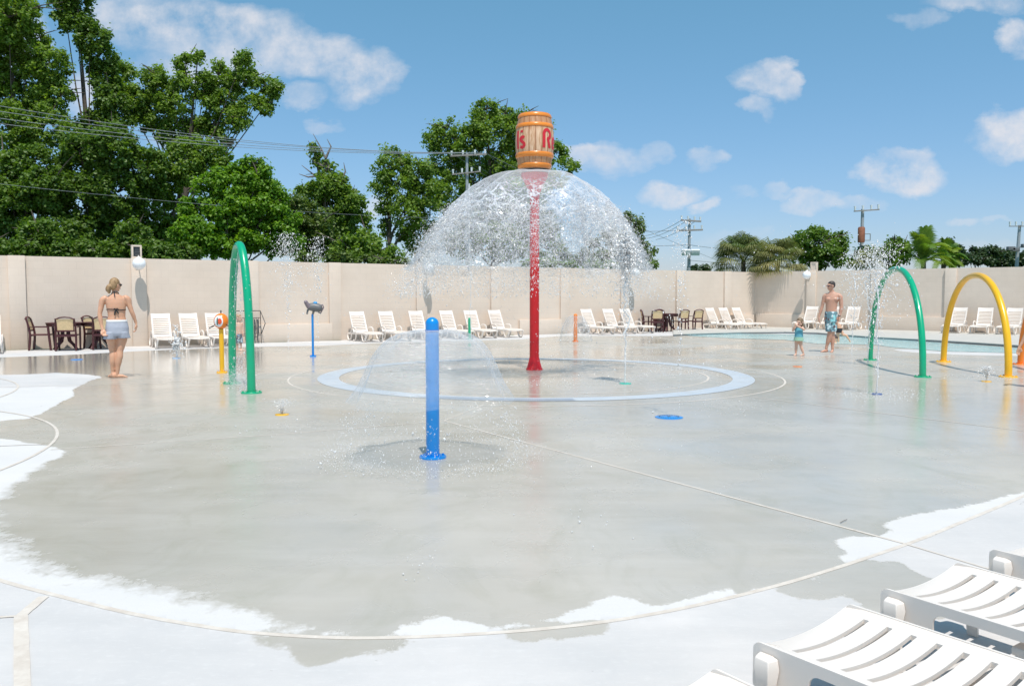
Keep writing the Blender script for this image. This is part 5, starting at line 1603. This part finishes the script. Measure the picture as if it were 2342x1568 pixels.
tree('round dark green tree on the right, left of the transformer pole', [(1870, 560, 44, 34), (1910, 565, 28, 34), (1835, 570, 26, 30), (1870, 535, 20, 16), (1880, 590, 56, 22), (1835, 545, 14, 14), (1815, 560, 12, 14)], 58, L_DARK, 25, (1875,), clump=10, tint=(.35, .9))
tree('small bush tree right of the transformer pole', [(1985, 585, 22, 22), (2030, 590, 34, 22), (1960, 595, 20, 16), (2060, 580, 24, 26), (2045, 560, 18, 14)], 52, L_DARK, 26, (2015,), clump=10, tint=(.3, .8))
tree('dark pine right of the feathery palms', [(2180, 575, 18, 18), (2190, 595, 26, 12), (2172, 560, 12, 12)], 80, L_FAR, 27, (2183,), clump=9, leaf=.3)
tree('far pine with a flat crown, left one of three', [(2228, 580, 24, 14), (2215, 590, 16, 10), (2240, 597, 30, 10)], 110, L_FAR, 28, (2230,), clump=8, leaf=.4)
tree('far broad pine, middle one of three at the right', [(2268, 578, 22, 14), (2290, 583, 26, 14), (2280, 598, 36, 10)], 115, L_FAR, 29, (2280,), clump=8, leaf=.4)
tree('far pine behind the last utility pole at the right edge', [(2325, 590, 24, 14), (2355, 588, 26, 16), (2340, 600, 40, 8)], 110, L_FAR, 30, (2335,), clump=8, leaf=.4)
tree('tiny far tree just showing over the wall behind the lit pole', [(1605, 612, 22, 7), (1580, 615, 16, 5)], 100, L_FAR, 31, (1600,), clump=7, leaf=.35)
tree('dark undergrowth behind the wall at the far left', [(-40, 575, 60, 30), (40, 575, 60, 26), (120, 572, 50, 30), (90, 540, 50, 40)], 40, L_DARK, 34, (40,), clump=11, leaf=.18, nm='bush', cat='bush', group='bushes beyond the wall', trunk_r=.08)
tree('dark undergrowth behind the wall around the first globe lamp', [(200, 575, 50, 28), (270, 578, 50, 26), (350, 580, 50, 26), (420, 582, 40, 24), (310, 540, 40, 34)], 41, L_DARK, 35, (300,), clump=11, leaf=.18, nm='bush', cat='bush', group='bushes beyond the wall', trunk_r=.08)
tree('scrub growing close behind the wall left of the water dome', [(770, 592, 40, 10), (830, 595, 40, 10), (900, 598, 40, 9), (700, 590, 30, 12)], 36, L_OLIVE, 32, (800,), clump=9, leaf=.16, nm='bush', cat='bush', group='bushes beyond the wall', trunk_r=.06)
tree('scrub growing close behind the wall right of the tall tree', [(1290, 605, 40, 8), (1370, 606, 40, 9), (1480, 608, 30, 8), (1230, 600, 30, 10)], 40, L_MID, 33, (1340,), clump=9, leaf=.16, nm='bush', cat='bush', group='bushes beyond the wall', trunk_r=.06)
# dead twigs
tw = MB()
u7 = 54 / F
def tp_(x, y, o=0): 
    p = AT(x, y, 54 + o) - b7
    return p
for pts in ([(770, 440), (752, 380), (735, 340), (716, 306)], [(752, 385), (722, 372), (700, 352)], [(745, 362), (757, 335), (748, 318)], [(735, 345), (712, 335), (705, 322)], [(760, 420), (718, 400), (690, 378)], [(775, 430), (790, 392), (786, 372)], [(740, 400), (705, 405), (684, 398)]):
    tw.tube([tp_(*p) for p in pts], [.09] + [.05] * (len(pts) - 2) + [.015], 6)
tw.build('dead_top', simple('dead_wood', (.20, .17, .15), .9), t7)

# palms
def frond(rachis, n, ll, V, Fq, T, tint, droop=.5, w=.03, fan=False):
    """leaflets as slim folded quads along a curved rib"""
    m = len(rachis)
    for i in range(n):
        t = (i + .5) / n
        f = t * (m - 1); k = min(m - 2, int(f)); p = rachis[k].lerp(rachis[k + 1], f - k)
        tg = (rachis[k + 1] - rachis[k]).normalized()
        for sgn in (-1, 1):
            sd = tg.cross(Vector((0, 0, 1)))
            if sd.length < .01: sd = Vector((1, 0, 0))
            sd.normalize()
            L_ = ll * (1 - abs(t - .4) * 1.1) * random.uniform(.8, 1.1)
            d = (sd * sgn * .8 + tg * .6 + Vector((0, 0, .25))).normalized()
            q1 = p + d * L_ * .55; q2 = q1 + (d + Vector((0, 0, -droop))).normalized() * L_ * .45
            wd_ = tg * w * .5
            o = len(V)
            V += [p - wd_, p + wd_, q1 + wd_, q1 - wd_, q2 + wd_ * .15, q2 - wd_ * .15]
            Fq += [(o, o + 1, o + 2, o + 3), (o + 3, o + 2, o + 4, o + 5)]
            T += [tint, tint]
def palm(label, x, ytop, Yd, kind, mat, seed, nf=22, Lr=1.6, trunkh=None, nm='palm'):
    random.seed(seed)
    hd = AT(x, ytop, Yd); b = Vector((hd.x, hd.y, 0))
    root = empty(nm, b, 0, label, 'palm', 'palms beyond the wall')
    V = []; Fq = []; T = []
    for i in range(nf):
        a = random.uniform(0, 2 * PI); e = random.uniform(-.35, 1.4) if kind == 'fan' else random.uniform(.45, 1.45)
        c0 = Vector((0, 0, hd.z)) + Vector((random.uniform(-.12, .12), random.uniform(-.12, .12), random.uniform(-.3, .1)))
        dr = Vector((math.cos(a) * math.cos(e), math.sin(a) * math.cos(e), math.sin(e)))
        tint = random.uniform(.1, .95) if kind == 'feather' else (random.uniform(.55, 1) if e < .2 else random.uniform(0, .6))
        if kind == 'feather':
            pts = []
            for k in range(9):
                t = k / 8
                pts.append(c0 + dr * Lr * t + Vector((0, 0, -.75 * Lr * t * t * math.cos(e) - .10 * Lr * t ** 3)))
            frond(pts, 34, .55, V, Fq, T, tint, .7, .035)
        else:
            pet = c0 + dr * Lr * .55
            up = Vector((0, 0, 1)); sd = dr.cross(up); sd = sd.normalized() if sd.length > .05 else Vector((1, 0, 0)); nn = sd.cross(dr).normalized()
            o = len(V); wv = sd * .015
            V += [c0 - wv, c0 + wv, pet + wv, pet - wv]; Fq.append((o, o + 1, o + 2, o + 3)); T.append(tint)
            for k in range(26):
                an = R(-105 + 210 * k / 25)
                d = dr * math.cos(an) + sd * math.sin(an)
                Lb_ = Lr * .62 * random.uniform(.85, 1.05)
                m1 = pet + d * Lb_ * .55; m2 = m1 + (d + Vector((0, 0, -1.1))).normalized() * Lb_ * .5
                w_ = (d.cross(nn)).normalized() * .022
                o = len(V)
                V += [pet, m1 + w_, m1 - w_, m2]
                Fq.append((o, o + 1, o + 3, o + 2)); T.append(tint)
    raw('crown', np.array([tuple(v) for v in V]), np.array(Fq), mat, root, False, {'tint': ('FACE', np.array(T))})
    MB().tube([(0, 0, 0), (.05, 0, hd.z * .5), (0, 0, hd.z)], [.13, .11, .10], 12).build('trunk', M_BARK, root)
    return root
L_PALMETTO = leaf_material('palmetto_leaf', (.10, .15, .04), (.34, .30, .12), .3)
L_PALM = leaf_material('palm_leaf', (.05, .16, .015), (.28, .36, .05), .35)
palm('shaggy fan palm hanging over the wall corner, left one', 1700, 597, 39.3, 'fan', L_PALMETTO, 3, 64, 1.55)
palm('shaggy fan palm hanging over the wall, nearest the globe lamp on the right', 1778, 598, 37.6, 'fan', L_PALMETTO, 4, 60, 1.35)
palm('small fan palm whose brown leaves hang over the wall left of the right green arch', 1985, 612, 34.9, 'fan', L_PALMETTO, 14, 20, .8)
palm('tall feathery green palm right of the bursting water', 2112, 590, 36, 'feather', L_PALM, 5, 26, 1.75)
palm('smaller yellowish feathery palm beside the tall green one', 2158, 592, 38, 'feather', L_PALM, 6, 20, 1.2)

# ------------------------------------------------------------------ utility poles and wires
def upole(label, x, ytop, Yd, arms, extras=(), lean=0, rad=.14):
    t = AT(x, ytop, Yd); b = Vector((t.x, t.y, 0))
    r = empty('utility_pole', b, 0, label, 'utility pole', 'utility poles beyond the wall')
    MB().tube([(0, 0, 0), (lean * .5, 0, t.z * .5), (lean, 0, t.z)], [rad, rad * .85, rad * .65], 10).build('pole', M_GALV, r)
    for (yy_, x0, x1, y1, th) in arms:
        a = AT(x0, yy_, Yd) - b; c = AT(x1, y1, Yd) - b
        a.y = c.y = -.2
        arm = MB()
        d = (c - a)
        arm.tube([a, c], th, 4, up=(0, 1, 1)).build('crossarm', M_WOODP, r)
        for k in (0.04, .35, .68, .96):
            p = a.lerp(c, k)
            MB().tube([p + Vector((0, 0, .05)), p + Vector((0, 0, .32))], [.05, .075], 8).build('insulator', M_GLOBE, r)
    return r, b
pole1, pb1 = upole('grey utility pole with two crossarms rising behind the left of the water dome', 1068, 349, 55, [(358, 1030, 1113, 354, .08), (400, 1034, 1100, 393, .06)], rad=.14)
MB().tube([AT(1073, 420, 54.5) - pb1, AT(1073, 640, 54.5) - pb1], .06, 8).build('conduit', simple('pvc', (.7, .7, .72), .5), pole1)
pole2, pb2 = upole('thin utility pole with two crossarms and two white flood lights, right of the dome', 1577, 500, 60, [(504, 1556, 1602, 507, .08), (528, 1546, 1606, 526, .08)])
for x in (1569, 1590):
    f = AT(x, 577, 59.6) - pb2
    MB().box(f, (.62, .25, .42), rot=Matrix.Rotation(R(20), 3, 'X'), bev=.03).build('flood_lamp', simple('lamp_white', (.85, .87, .9), .3), pole2)
    MB().tube([f + Vector((0, .1, 0)), Vector((0, 0, f.z - .2))], .04, 6).build('lamp_arm', M_GALV, pole2)
pole3, pb3 = upole('utility pole with a rusty transformer and one slanting crossarm', 1973, 478, 52, [(484, 1950, 2008, 480, .05)])
f = AT(1970, 536, 51.6) - pb3
MB().lathe([(.0, -.5), (.2, -.5), (.21, -.4), (.21, .38), (.17, .46), (0, .47)], f, 18, cap=False).build('transformer', simple('rusty_can', (.30, .11, .06), .7, .3, 6), pole3)
f = AT(1984, 542, 51.6) - pb3
fr = MB(); 
for a, b in (((-.18, -.2), (.18, -.2)), ((.18, -.2), (.18, .2)), ((.18, .2), (-.18, .2)), ((-.18, .2), (-.18, -.2))): fr.tube([f + Vector((a[0], 0, a[1])), f + Vector((b[0], 0, b[1]))], .03, 5)
fr.build('bracket', M_GALV, pole3)
pole4, pb4 = upole('leaning utility pole with dark flood lights at the right edge', 2324, 515, 58, [(518, 2304, 2348, 518, .04)], lean=.25, rad=.15)
for x, y in ((2312, 568), (2322, 571), (2345, 562)):
    f = AT(x, y, 57.4) - pb4
    MB().box(f, (.5, .3, .26), bev=.03).build('flood_lamp', M_GREY, pole4)
    MB().tube([f + Vector((0, .1, 0)), Vector((.2, 0, f.z - .1))], .035, 6).build('lamp_arm', M_GALV, pole4)
def wire(label, a, b, sag, rad=.016):
    pts = [a.lerp(b, i / 30) + Vector((0, 0, -sag * 4 * (i / 30) * (1 - i / 30))) for i in range(31)]
    o = MB().tube([p - a for p in pts], rad, 5, cap=False).build('overhead_wire', M_WIRE, None, a)
    return tag(o, label, 'wire', 'overhead wires')
def far_end(xa, ya, xd, yd, Yd, k=1.35):
    """second end of a wire: extend beyond the left edge of the picture"""
    return AT(xd, yd, Yd)
for lab, x0, y0, x1, y1 in (('topmost overhead wire crossing the left trees', 1036, 350, -420, 165), ('second overhead wire from the top crossing the left trees', 1060, 349, -420, 184),
                            ('third overhead wire from the top crossing the left trees', 1088, 349, -420, 208), ('lowest of the four overhead wires crossing the left trees', 1110, 349, -420, 226)):
    wire(lab, AT(x0, y0, 54.8), AT(x1, y1, 33), .75, .014)
wire('thin slack wire crossing the dark lower left trees', AT(1066, 500, 54.8), AT(-300, 385, 33), .4, .008)
for i, (xa, xb, yb) in enumerate(((1036, 1215, 440), (1060, 1225, 452), (1112, 1300, 470), (1110, 1760, 640))):
    wire(['wire sagging right from the first pole behind the dome, left one', 'wire sagging right from the first pole behind the dome, middle one', 'wire running from the first pole behind the barrel', 'long wire running right from the first pole towards the corner'][i], AT(xa, 350, 54.8), AT(xb, yb, 75 + i * 12), .5, .016)
for i, (xa, ya, xb, yb) in enumerate(((1558, 504, 1470, 540), (1570, 505, 1480, 545), (1590, 506, 1500, 548), (1548, 527, 1300, 520), (1577, 560, 1300, 552), (1577, 560, 1760, 568), (1577, 595, 1820, 600))):
    wire(['wire dropping left from the top arm of the lit pole, outer', 'wire dropping left from the top arm of the lit pole, middle', 'wire dropping left from the top arm of the lit pole, inner', 'wire leaving the lower arm of the lit pole to the left', 'wire passing the lit pole at half height to the left', 'wire passing the lit pole at half height to the right', 'lowest wire running right from the lit pole'][i], AT(xa, ya, 59.8), AT(xb, yb, 75), .2, .018)

# ------------------------------------------------------------------ water in the air
OCT = np.array([[1, 0, 0], [-1, 0, 0], [0, 1, 0], [0, -1, 0], [0, 0, 1], [0, 0, -1]], float)
OF = np.array([[4, 0, 2], [4, 2, 1], [4, 1, 3], [4, 3, 0], [5, 2, 0], [5, 1, 2], [5, 3, 1], [5, 0, 3]])
def drops(P, size, vel, name, parent, stretch=1.6, seed=1):
    """stretched droplets; vel = direction of travel"""
    n = len(P)
    if n == 0: return None
    v = vel / np.maximum(np.linalg.norm(vel, axis=1), 1e-6)[:, None]
    a = np.cross(v, np.array([.31, .95, .07])); a /= np.maximum(np.linalg.norm(a, axis=1), 1e-6)[:, None]
    b = np.cross(v, a)
    V = (P[:, None, :] + size[:, None, None] * (OCT[None, :, 0:1] * a[:, None, :] + OCT[None, :, 1:2] * b[:, None, :] + OCT[None, :, 2:3] * v[:, None, :] * stretch))
    Fc = (OF[None] + 6 * np.arange(n)[:, None, None]).reshape(-1, 3)
    o = raw(name, V.reshape(-1, 3), Fc, M_DROP, parent, True)
    return tag(o, kind='stuff')
def profile_interp(pr, t):
    pr = np.array(pr); s = np.linspace(0, 1, len(pr))
    return np.interp(t, s, pr[:, 0]), np.interp(t, s, pr[:, 1])
def fall_profile(r0, z0, vr, vz, zend=0, n=60):
    """radius and height of water thrown from radius r0 at height z0"""
    tt = (vz + math.sqrt(vz * vz + 2 * 9.81 * (z0 - zend))) / 9.81
    return [(r0 + vr * t, z0 + vz * t - 4.905 * t * t) for t in np.linspace(0, tt, n)]
def sheet(name, pr, parent, mat, filmf, foamf, rough, nth=160, wind=0.0, hf=1.0):
    n = len(pr)
    th = np.linspace(0, 2 * PI, nth, endpoint=False)
    r = np.random.default_rng(5)
    V = []; fo = []; fi = []
    ph = r.uniform(0, 6.28, 12); am = r.normal(size=12)
    for i, (rad, z) in enumerate(pr):
        t = i / (n - 1)
        w = sum(am[k] * np.sin((k + 3) * th + ph[k] + t * (k % 5) * 2) for k in range(12)) * rough * t
        w2 = r.normal(0, rough * .12 * t * hf, nth); tf = math.sqrt(max(0, pr[0][1] - z) / 4.905)
        rr2 = rad * (1 + w * .05 + w2 * .3)
        V.append(np.stack([rr2 * np.cos(th) - wind * tf ** 2, rr2 * np.sin(th), np.full(nth, z) + w * .03], 1))
        fo.append(np.full(nth, foamf(t))); fi.append(np.full(nth, filmf(t)))
    V = np.concatenate(V)
    I, J = np.meshgrid(np.arange(n - 1), np.arange(nth), indexing='ij')
    J2 = (J + 1) % nth
    Fc = np.stack([I * nth + J, I * nth + J2, (I + 1) * nth + J2, (I + 1) * nth + J], -1).reshape(-1, 4)
    return raw(name, V, Fc, mat, parent, True, {'foam': ('POINT', np.concatenate(fo)), 'film': ('POINT', np.concatenate(fi))})
ss = lambda a, b, x: float(np.clip((x - a) / (b - a), 0, 1) ** 2 * (3 - 2 * np.clip((x - a) / (b - a), 0, 1)))

# the broad dome under the barrel
zl = z(390)
dome = empty('water_dome', (RP.x, RP.y, 0), 0, 'broad dome of foaming water falling from under the barrel', 'water')
pr = fall_profile(.29, zl, 3.02, .35, 0, 90)
cut = [p for p in pr if p[1] > 1.9]
sheet('water_sheet', cut, dome, M_SHEET, lambda t: 1 - .9 * ss(.50, .85, t), lambda t: ss(.30, .62, t) * (1 - .6 * ss(.6, 1.0, t)), .7, 260, .28)
def throw(N, r0, z0, vr, vz, svr, svz, tmin, tpow=1.0, tmax=1.0, ang=None, seed=3, wind=.28):
    r = np.random.default_rng(seed)
    th = r.uniform(0, 2 * PI, N) if ang is None else ang(r, N)
    # water leaves in clots: pull the angles towards strands
    st = r.uniform(0, 2 * PI, 70); th = np.where(r.random(N) < .45, st[r.integers(0, 70, N)] + r.normal(0, .035, N), th) if ang is None else th
    vr_ = vr * (1 + r.normal(0, svr, N)); vz_ = vz + r.normal(0, svz, N)
    T = (vz_ + np.sqrt(np.maximum(.01, vz_ ** 2 + 2 * 9.81 * z0))) / 9.81
    t = T * (tmin + (tmax - tmin) * r.random(N) ** tpow)
    rad = r0 + vr_ * t
    zz = z0 + vz_ * t - 4.905 * t * t + r.normal(0, .02, N)
    P = np.stack([rad * np.cos(th), rad * np.sin(th), np.maximum(zz, .01)], 1) + r.normal(0, .03, (N, 3)) * np.array([1, 1, .6])
    v = np.stack([vr_ * np.cos(th), vr_ * np.sin(th), vz_ - 9.81 * t], 1)
    P[:, 0] -= wind * t ** 2
    P[:, 2] = np.maximum(P[:, 2], .01)
    return P, v
P, v = throw(22000, .29, zl, 2.98, .34, .06, .16, .45, 1.1, .80)
kk = ~((P[:, 0] > .9) & (P[:, 2] < 3.0) & (np.random.default_rng(6).random(len(P)) < .42)); P, v = P[kk], v[kk]
sz = np.random.default_rng(1).lognormal(math.log(.0052), .36, len(P))
drops(P, sz, v, 'droplets', dome, 2.4)
P, v = throw(36000, .29, zl, 3.0, .36, .08, .22, .47, 1.0, .78, seed=77)
drops(P, np.random.default_rng(4).lognormal(math.log(.0030), .35, len(P)), v, 'fine_spray', dome, 2.6)
P, v = throw(3000, .29, zl, 3.0, .4, .16, .35, .50, 1.0, seed=8)
drops(P, np.random.default_rng(2).lognormal(math.log(.0045), .4, len(P)), v, 'stray_droplets', dome, 1.6)

# the clear dome from the blue post
bd = empty('water_dome', (bpP.x, bpP.y, 0), 0, 'smooth clear dome of water falling round the thick blue post', 'water')
kn = [(.065, 1.155), (.12, 1.156), (.17, 1.150), (.28, 1.128), (.39, 1.075), (.475, .99), (.54, .88), (.59, .765), (.65, .64), (.74, .52)]
kt = np.linspace(0, 1, len(kn)); tt_ = np.linspace(0, 1, 80)
def _sm(y):
    v = np.interp(tt_, kt, y)
    for _ in range(14): v[1:-1] = (v[:-2] + 2 * v[1:-1] + v[2:]) / 4
    return v
cut = list(zip(_sm([k[0] for k in kn]), _sm([k[1] + bpH - .115 - 1.155 for k in kn])))
sheet('water_sheet', cut, bd, M_SHEET2, lambda t: 1 - .45 * ss(.85, 1.0, t), lambda t: .22 * ss(.7, 1, t), .30, 240, .12, 0)
P, v = throw(2400, .065, bpH - .115, 1.66, .0, .06, .05, .78, .9, seed=4, wind=.12)
drops(P, np.random.default_rng(3).lognormal(math.log(.0022), .5, len(P)), v, 'droplets', bd, 2.0)
r_ = np.random.default_rng(9)
# splash crown on the ground
th = r_.uniform(0, 2 * PI, 2600); rd = .86 + r_.normal(0, .12, 2600)
P = np.stack([rd * np.cos(th), rd * np.sin(th), np.abs(r_.normal(0, .045, 2600)) + .004], 1)
drops(P, r_.lognormal(math.log(.0022), .5, 2600), r_.normal(size=(2600, 3)) + [0, 0, 1], 'splash_droplets', bd, 1.2)

# small dome at the orange post
od = empty('water_dome', (orP.x, orP.y, 0), 0, 'small clear dome of water round the short orange post', 'water')
pr = fall_profile(.065, orH - .12, .92, .95, 0, 40)
sheet('water_sheet', pr, od, M_SHEET2, lambda t: .8 - .5 * ss(.6, 1.0, t), lambda t: .25 * ss(.6, 1, t), .5, 90)
P, v = throw(900, .065, orH - .12, .93, .95, .06, .08, .5, .8, seed=14)
drops(P, np.random.default_rng(3).lognormal(math.log(.005), .5, len(P)), v, 'droplets', od, 1.8)

def jet(name, label, base, top_y, spread, n, rsz, foam=0, width=.02, yd=None, seed=1, body=True):
    """vertical jet from a ground nozzle: a thin rope of water, breaking into drops that fall back"""
    r = np.random.default_rng(seed)
    hgt = CAMH - (top_y - 677) / F * base.y
    o = empty(name, (base.x, base.y, 0), 0, label, 'water')
    if body:
        pts = [(r.normal(0, .004) * k, r.normal(0, .004) * k, .012 + (hgt * .86) * k / 14) for k in range(15)]
        rp_ = MB().tube(pts, [width * (.5 + .25 * r.random() + .02 * k) for k in range(15)], 7)
        ro_ = rp_.build('water_rope', M_DROP, o)
        me = ro_.data
    vz0 = math.sqrt(2 * 9.81 * hgt)
    t = r.random(n) ** .75 * 1.55 * vz0 / 9.81
    vz = vz0 * (1 - np.abs(r.normal(0, .07, n)))
    vx = r.normal(0, spread, n); vy = r.normal(0, spread, n)
    zz = vz * t - 4.905 * t * t
    P = np.stack([vx * t, vy * t, zz], 1)
    v = np.stack([vx, vy, vz - 9.81 * t], 1)
    k = zz > .01
    P, v = P[k], v[k]
    drops(P, r.lognormal(math.log(rsz), .4, len(P)), v, 'droplets', o, 1.7)
    if foam:
        m_ = int(foam)
        q = r.normal(size=(m_, 3)) * np.array([.075, .075, .17]); q[:, 0] *= 1.2 - np.clip(q[:, 2] * 2.6, -.6, .9); q[:, 2] += hgt * 1.0
        drops(q, r.lognormal(math.log(.017), .35, m_), r.normal(size=(m_, 3)) + [0, 0, .5], 'foam_head', o, 1.2)
    return o
jet('water_jet', 'tall thin jet with a foaming white head above the mint green nozzle', nG1, 575, .10, 1500, .0055, 650, .018, seed=21)
jet('water_jet', 'tall loose jet of drops rising from the large blue nozzle', nB1 + Vector((.12, 0, 0)), 500, .10, 420, .005, 0, .006, seed=22, body=False)
jet('water_jet', 'several fine jets crossing under the right green arch from the dark blue nozzle', nB2, 552, .22, 1100, .006, 0, .013, seed=23)
jet('water_jet', 'bursting spray above the right green arch from a jet behind it', G(1985, 835), 560, .36, 1000, .0075, 0, .012, seed=24)
jet('water_jet', 'spray bursting left of the right green arch, in front of the small palm', G(1948, 815), 570, .25, 450, .0075, 0, .012, seed=28)
jet('water_jet', 'low bubbling spout on the yellow nozzle inside the yellow arch', nY2, 838, .22, 500, .005, 0, .010, seed=25)
jet('water_jet', 'small frothy white spout on the pale blue nozzle in front of the loungers', nC1, 780, .07, 500, .010, 120, .02, seed=26)
jet('water_jet', 'thin far jet left of the red post rising above the wall', G(1077, 800), 560, .06, 260, .006, 0, .010, seed=27)
jet('water_spray', 'double plume of drops rising above the wall right of the left green arch', G(660, 800), 530, .24, 1100, .0085, 0, .0, seed=31, body=False)
jet('water_spray', 'smaller plume of drops right of the double plume over the wall', G(728, 800), 540, .16, 600, .0085, 0, .0, seed=32, body=False)
# fan of the yellow nozzle
fn = empty('water_spray', nY1, 0, 'short white fan of spray on the yellow nozzle left of the blue post', 'water')
r = np.random.default_rng(40); n = 1500
n = 900; th = r.uniform(0, 2 * PI, n); sp = np.abs(r.normal(0, .30, n)) + .05; t = r.random(n) ** 1.2 * r.uniform(.06, .17, n)
P = np.stack([np.cos(th) * sp * t * 3.0, np.sin(th) * sp * t * 3.0, .015 + 1.9 * t - 4.905 * t * t], 1)
drops(P, r.lognormal(math.log(.0026), .4, n), np.stack([np.cos(th), np.sin(th), np.ones(n)], 1), 'droplets', fn, 2.4)
# mist and dribbles of the left green arch
ga = empty('water_spray', (gA.location.x, gA.location.y, 0), gA.rotation_euler.z, 'white misty spray and dribbles inside the left green arch', 'water')
r = np.random.default_rng(41)
n = 2600; P = np.stack([r.uniform(-gW, gW, n), r.normal(0, .10, n), np.abs(r.normal(0, .16, n)) + .01], 1)
drops(P, r.lognormal(math.log(.0035), .4, n), r.normal(size=(n, 3)) + [0, 0, .4], 'mist_droplets', ga, 1.2)
st = MB()
for k in range(9):
    x = -gW * .62 + gW * 1.24 * k / 8; zt_ = (gH - .1) * math.sqrt(max(.05, 1 - (x / gW) ** 2)) - .05
    Lz = r.uniform(.25, .8)
    st.tube([(x, 0, zt_), (x * .98, .01, zt_ - Lz * .5), (x * .97, .0, zt_ - Lz)], [.0035, .003, .001], 5)
st.build('trickles', M_DROP, ga)
n = 500; P = np.stack([r.uniform(-gW, gW, n), r.normal(0, .04, n), r.uniform(.1, gH * .9, n)], 1)
drops(P, r.lognormal(math.log(.004), .4, n), np.tile([0, 0, -1.0], (n, 1)), 'falling_drops', ga, 2.2)
# arcs thrown by the cannon and drops drifting over the right half
ca = empty('water_spray', (cp.location.x, cp.location.y, 0), 0, 'thin arcs of drops thrown across the wall by the grey water cannon', 'water')
r = np.random.default_rng(45); n = 260
t = r.uniform(0, 1.2, n); vx = -1.0 + r.normal(0, .10, n); vz = 3.6 + r.normal(0, .3, n)
P = np.stack([vx * t - .1, r.normal(0, .05, n), 1.4 + vz * t * .55 - 4.905 * t * t * .5], 1); P = P[P[:, 2] > .05]
drops(P, r.lognormal(math.log(.006), .3, len(P)), np.tile([-.7, 0, .3], (len(P), 1)), 'droplets', ca, 1.5)
dd = empty('water_spray', (G(1700, 860)), 0, 'scattered bright drops drifting between the jets over the right half', 'water')
n = 560
yy_ = r.uniform(12, 19, n); xx_ = r.uniform(1150, 2060, n); py = np.where(r.random(n) < .35, r.normal(560, 40, n), r.uniform(520, 860, n))
P = np.array([tuple(AT(a, b, c) - G(1700, 860)) for a, b, c in zip(xx_, py, yy_)]); P = P[P[:, 2] > .02]
drops(P, r.lognormal(math.log(.0056), .34, len(P)), r.normal(size=(len(P), 3)), 'droplets', dd, 1.4)
# glints and splashes where water lands
sp_ = empty('water_splash', (RP.x, RP.y, 0), 0, 'white splashes on the wet pad where the dome and the jets land', 'water')
n = 5200; th = r.uniform(0, 2 * PI, n); rd = np.where(r.random(n) < .6, r.normal(2.75, .28, n), r.uniform(.4, 4.2, n))
P = np.stack([rd * np.cos(th), rd * np.sin(th), np.abs(r.normal(0, .035, n)) + .004], 1)
for (x, y, k, s_) in ((2000, 905, 500, .35), (2070, 900, 300, .3), (1960, 905, 300, .3), (1600, 800, 300, .8), (1760, 790, 200, .6), (1100, 930, 200, .5), (1340, 1205, 22, .2), (968, 1300, 16, .10), (2255, 865, 300, .35), (640, 985, 80, .25), (1670, 930, 200, .4), (1500, 1060, 40, .6)):
    c = G(x, y) - RP
    q = np.stack([c.x + r.normal(0, s_, k), c.y + r.normal(0, s_ * 1.2, k), np.abs(r.normal(0, .02, k)) + .003], 1)
    P = np.concatenate([P, q])
sz = r.lognormal(math.log(.0036), .45, len(P))
drops(P, sz, r.normal(size=(len(P), 3)) + [0, 0, .6], 'splash_droplets', sp_, 1.1)

# a dry twig lying across the joint
a = G(1922, 1197); b = G(1941, 1188)
tw = MB().tube([Vector((0, 0, .008)), (b - a) * .4 + Vector((.003, .004, .010)), (b - a) * .8 + Vector((0, 0, .008))], .002, 6).build('twig', M_BARK, None, a)
tag(tw, 'small dark twig lying across the joint near the right dry patch', 'twig')
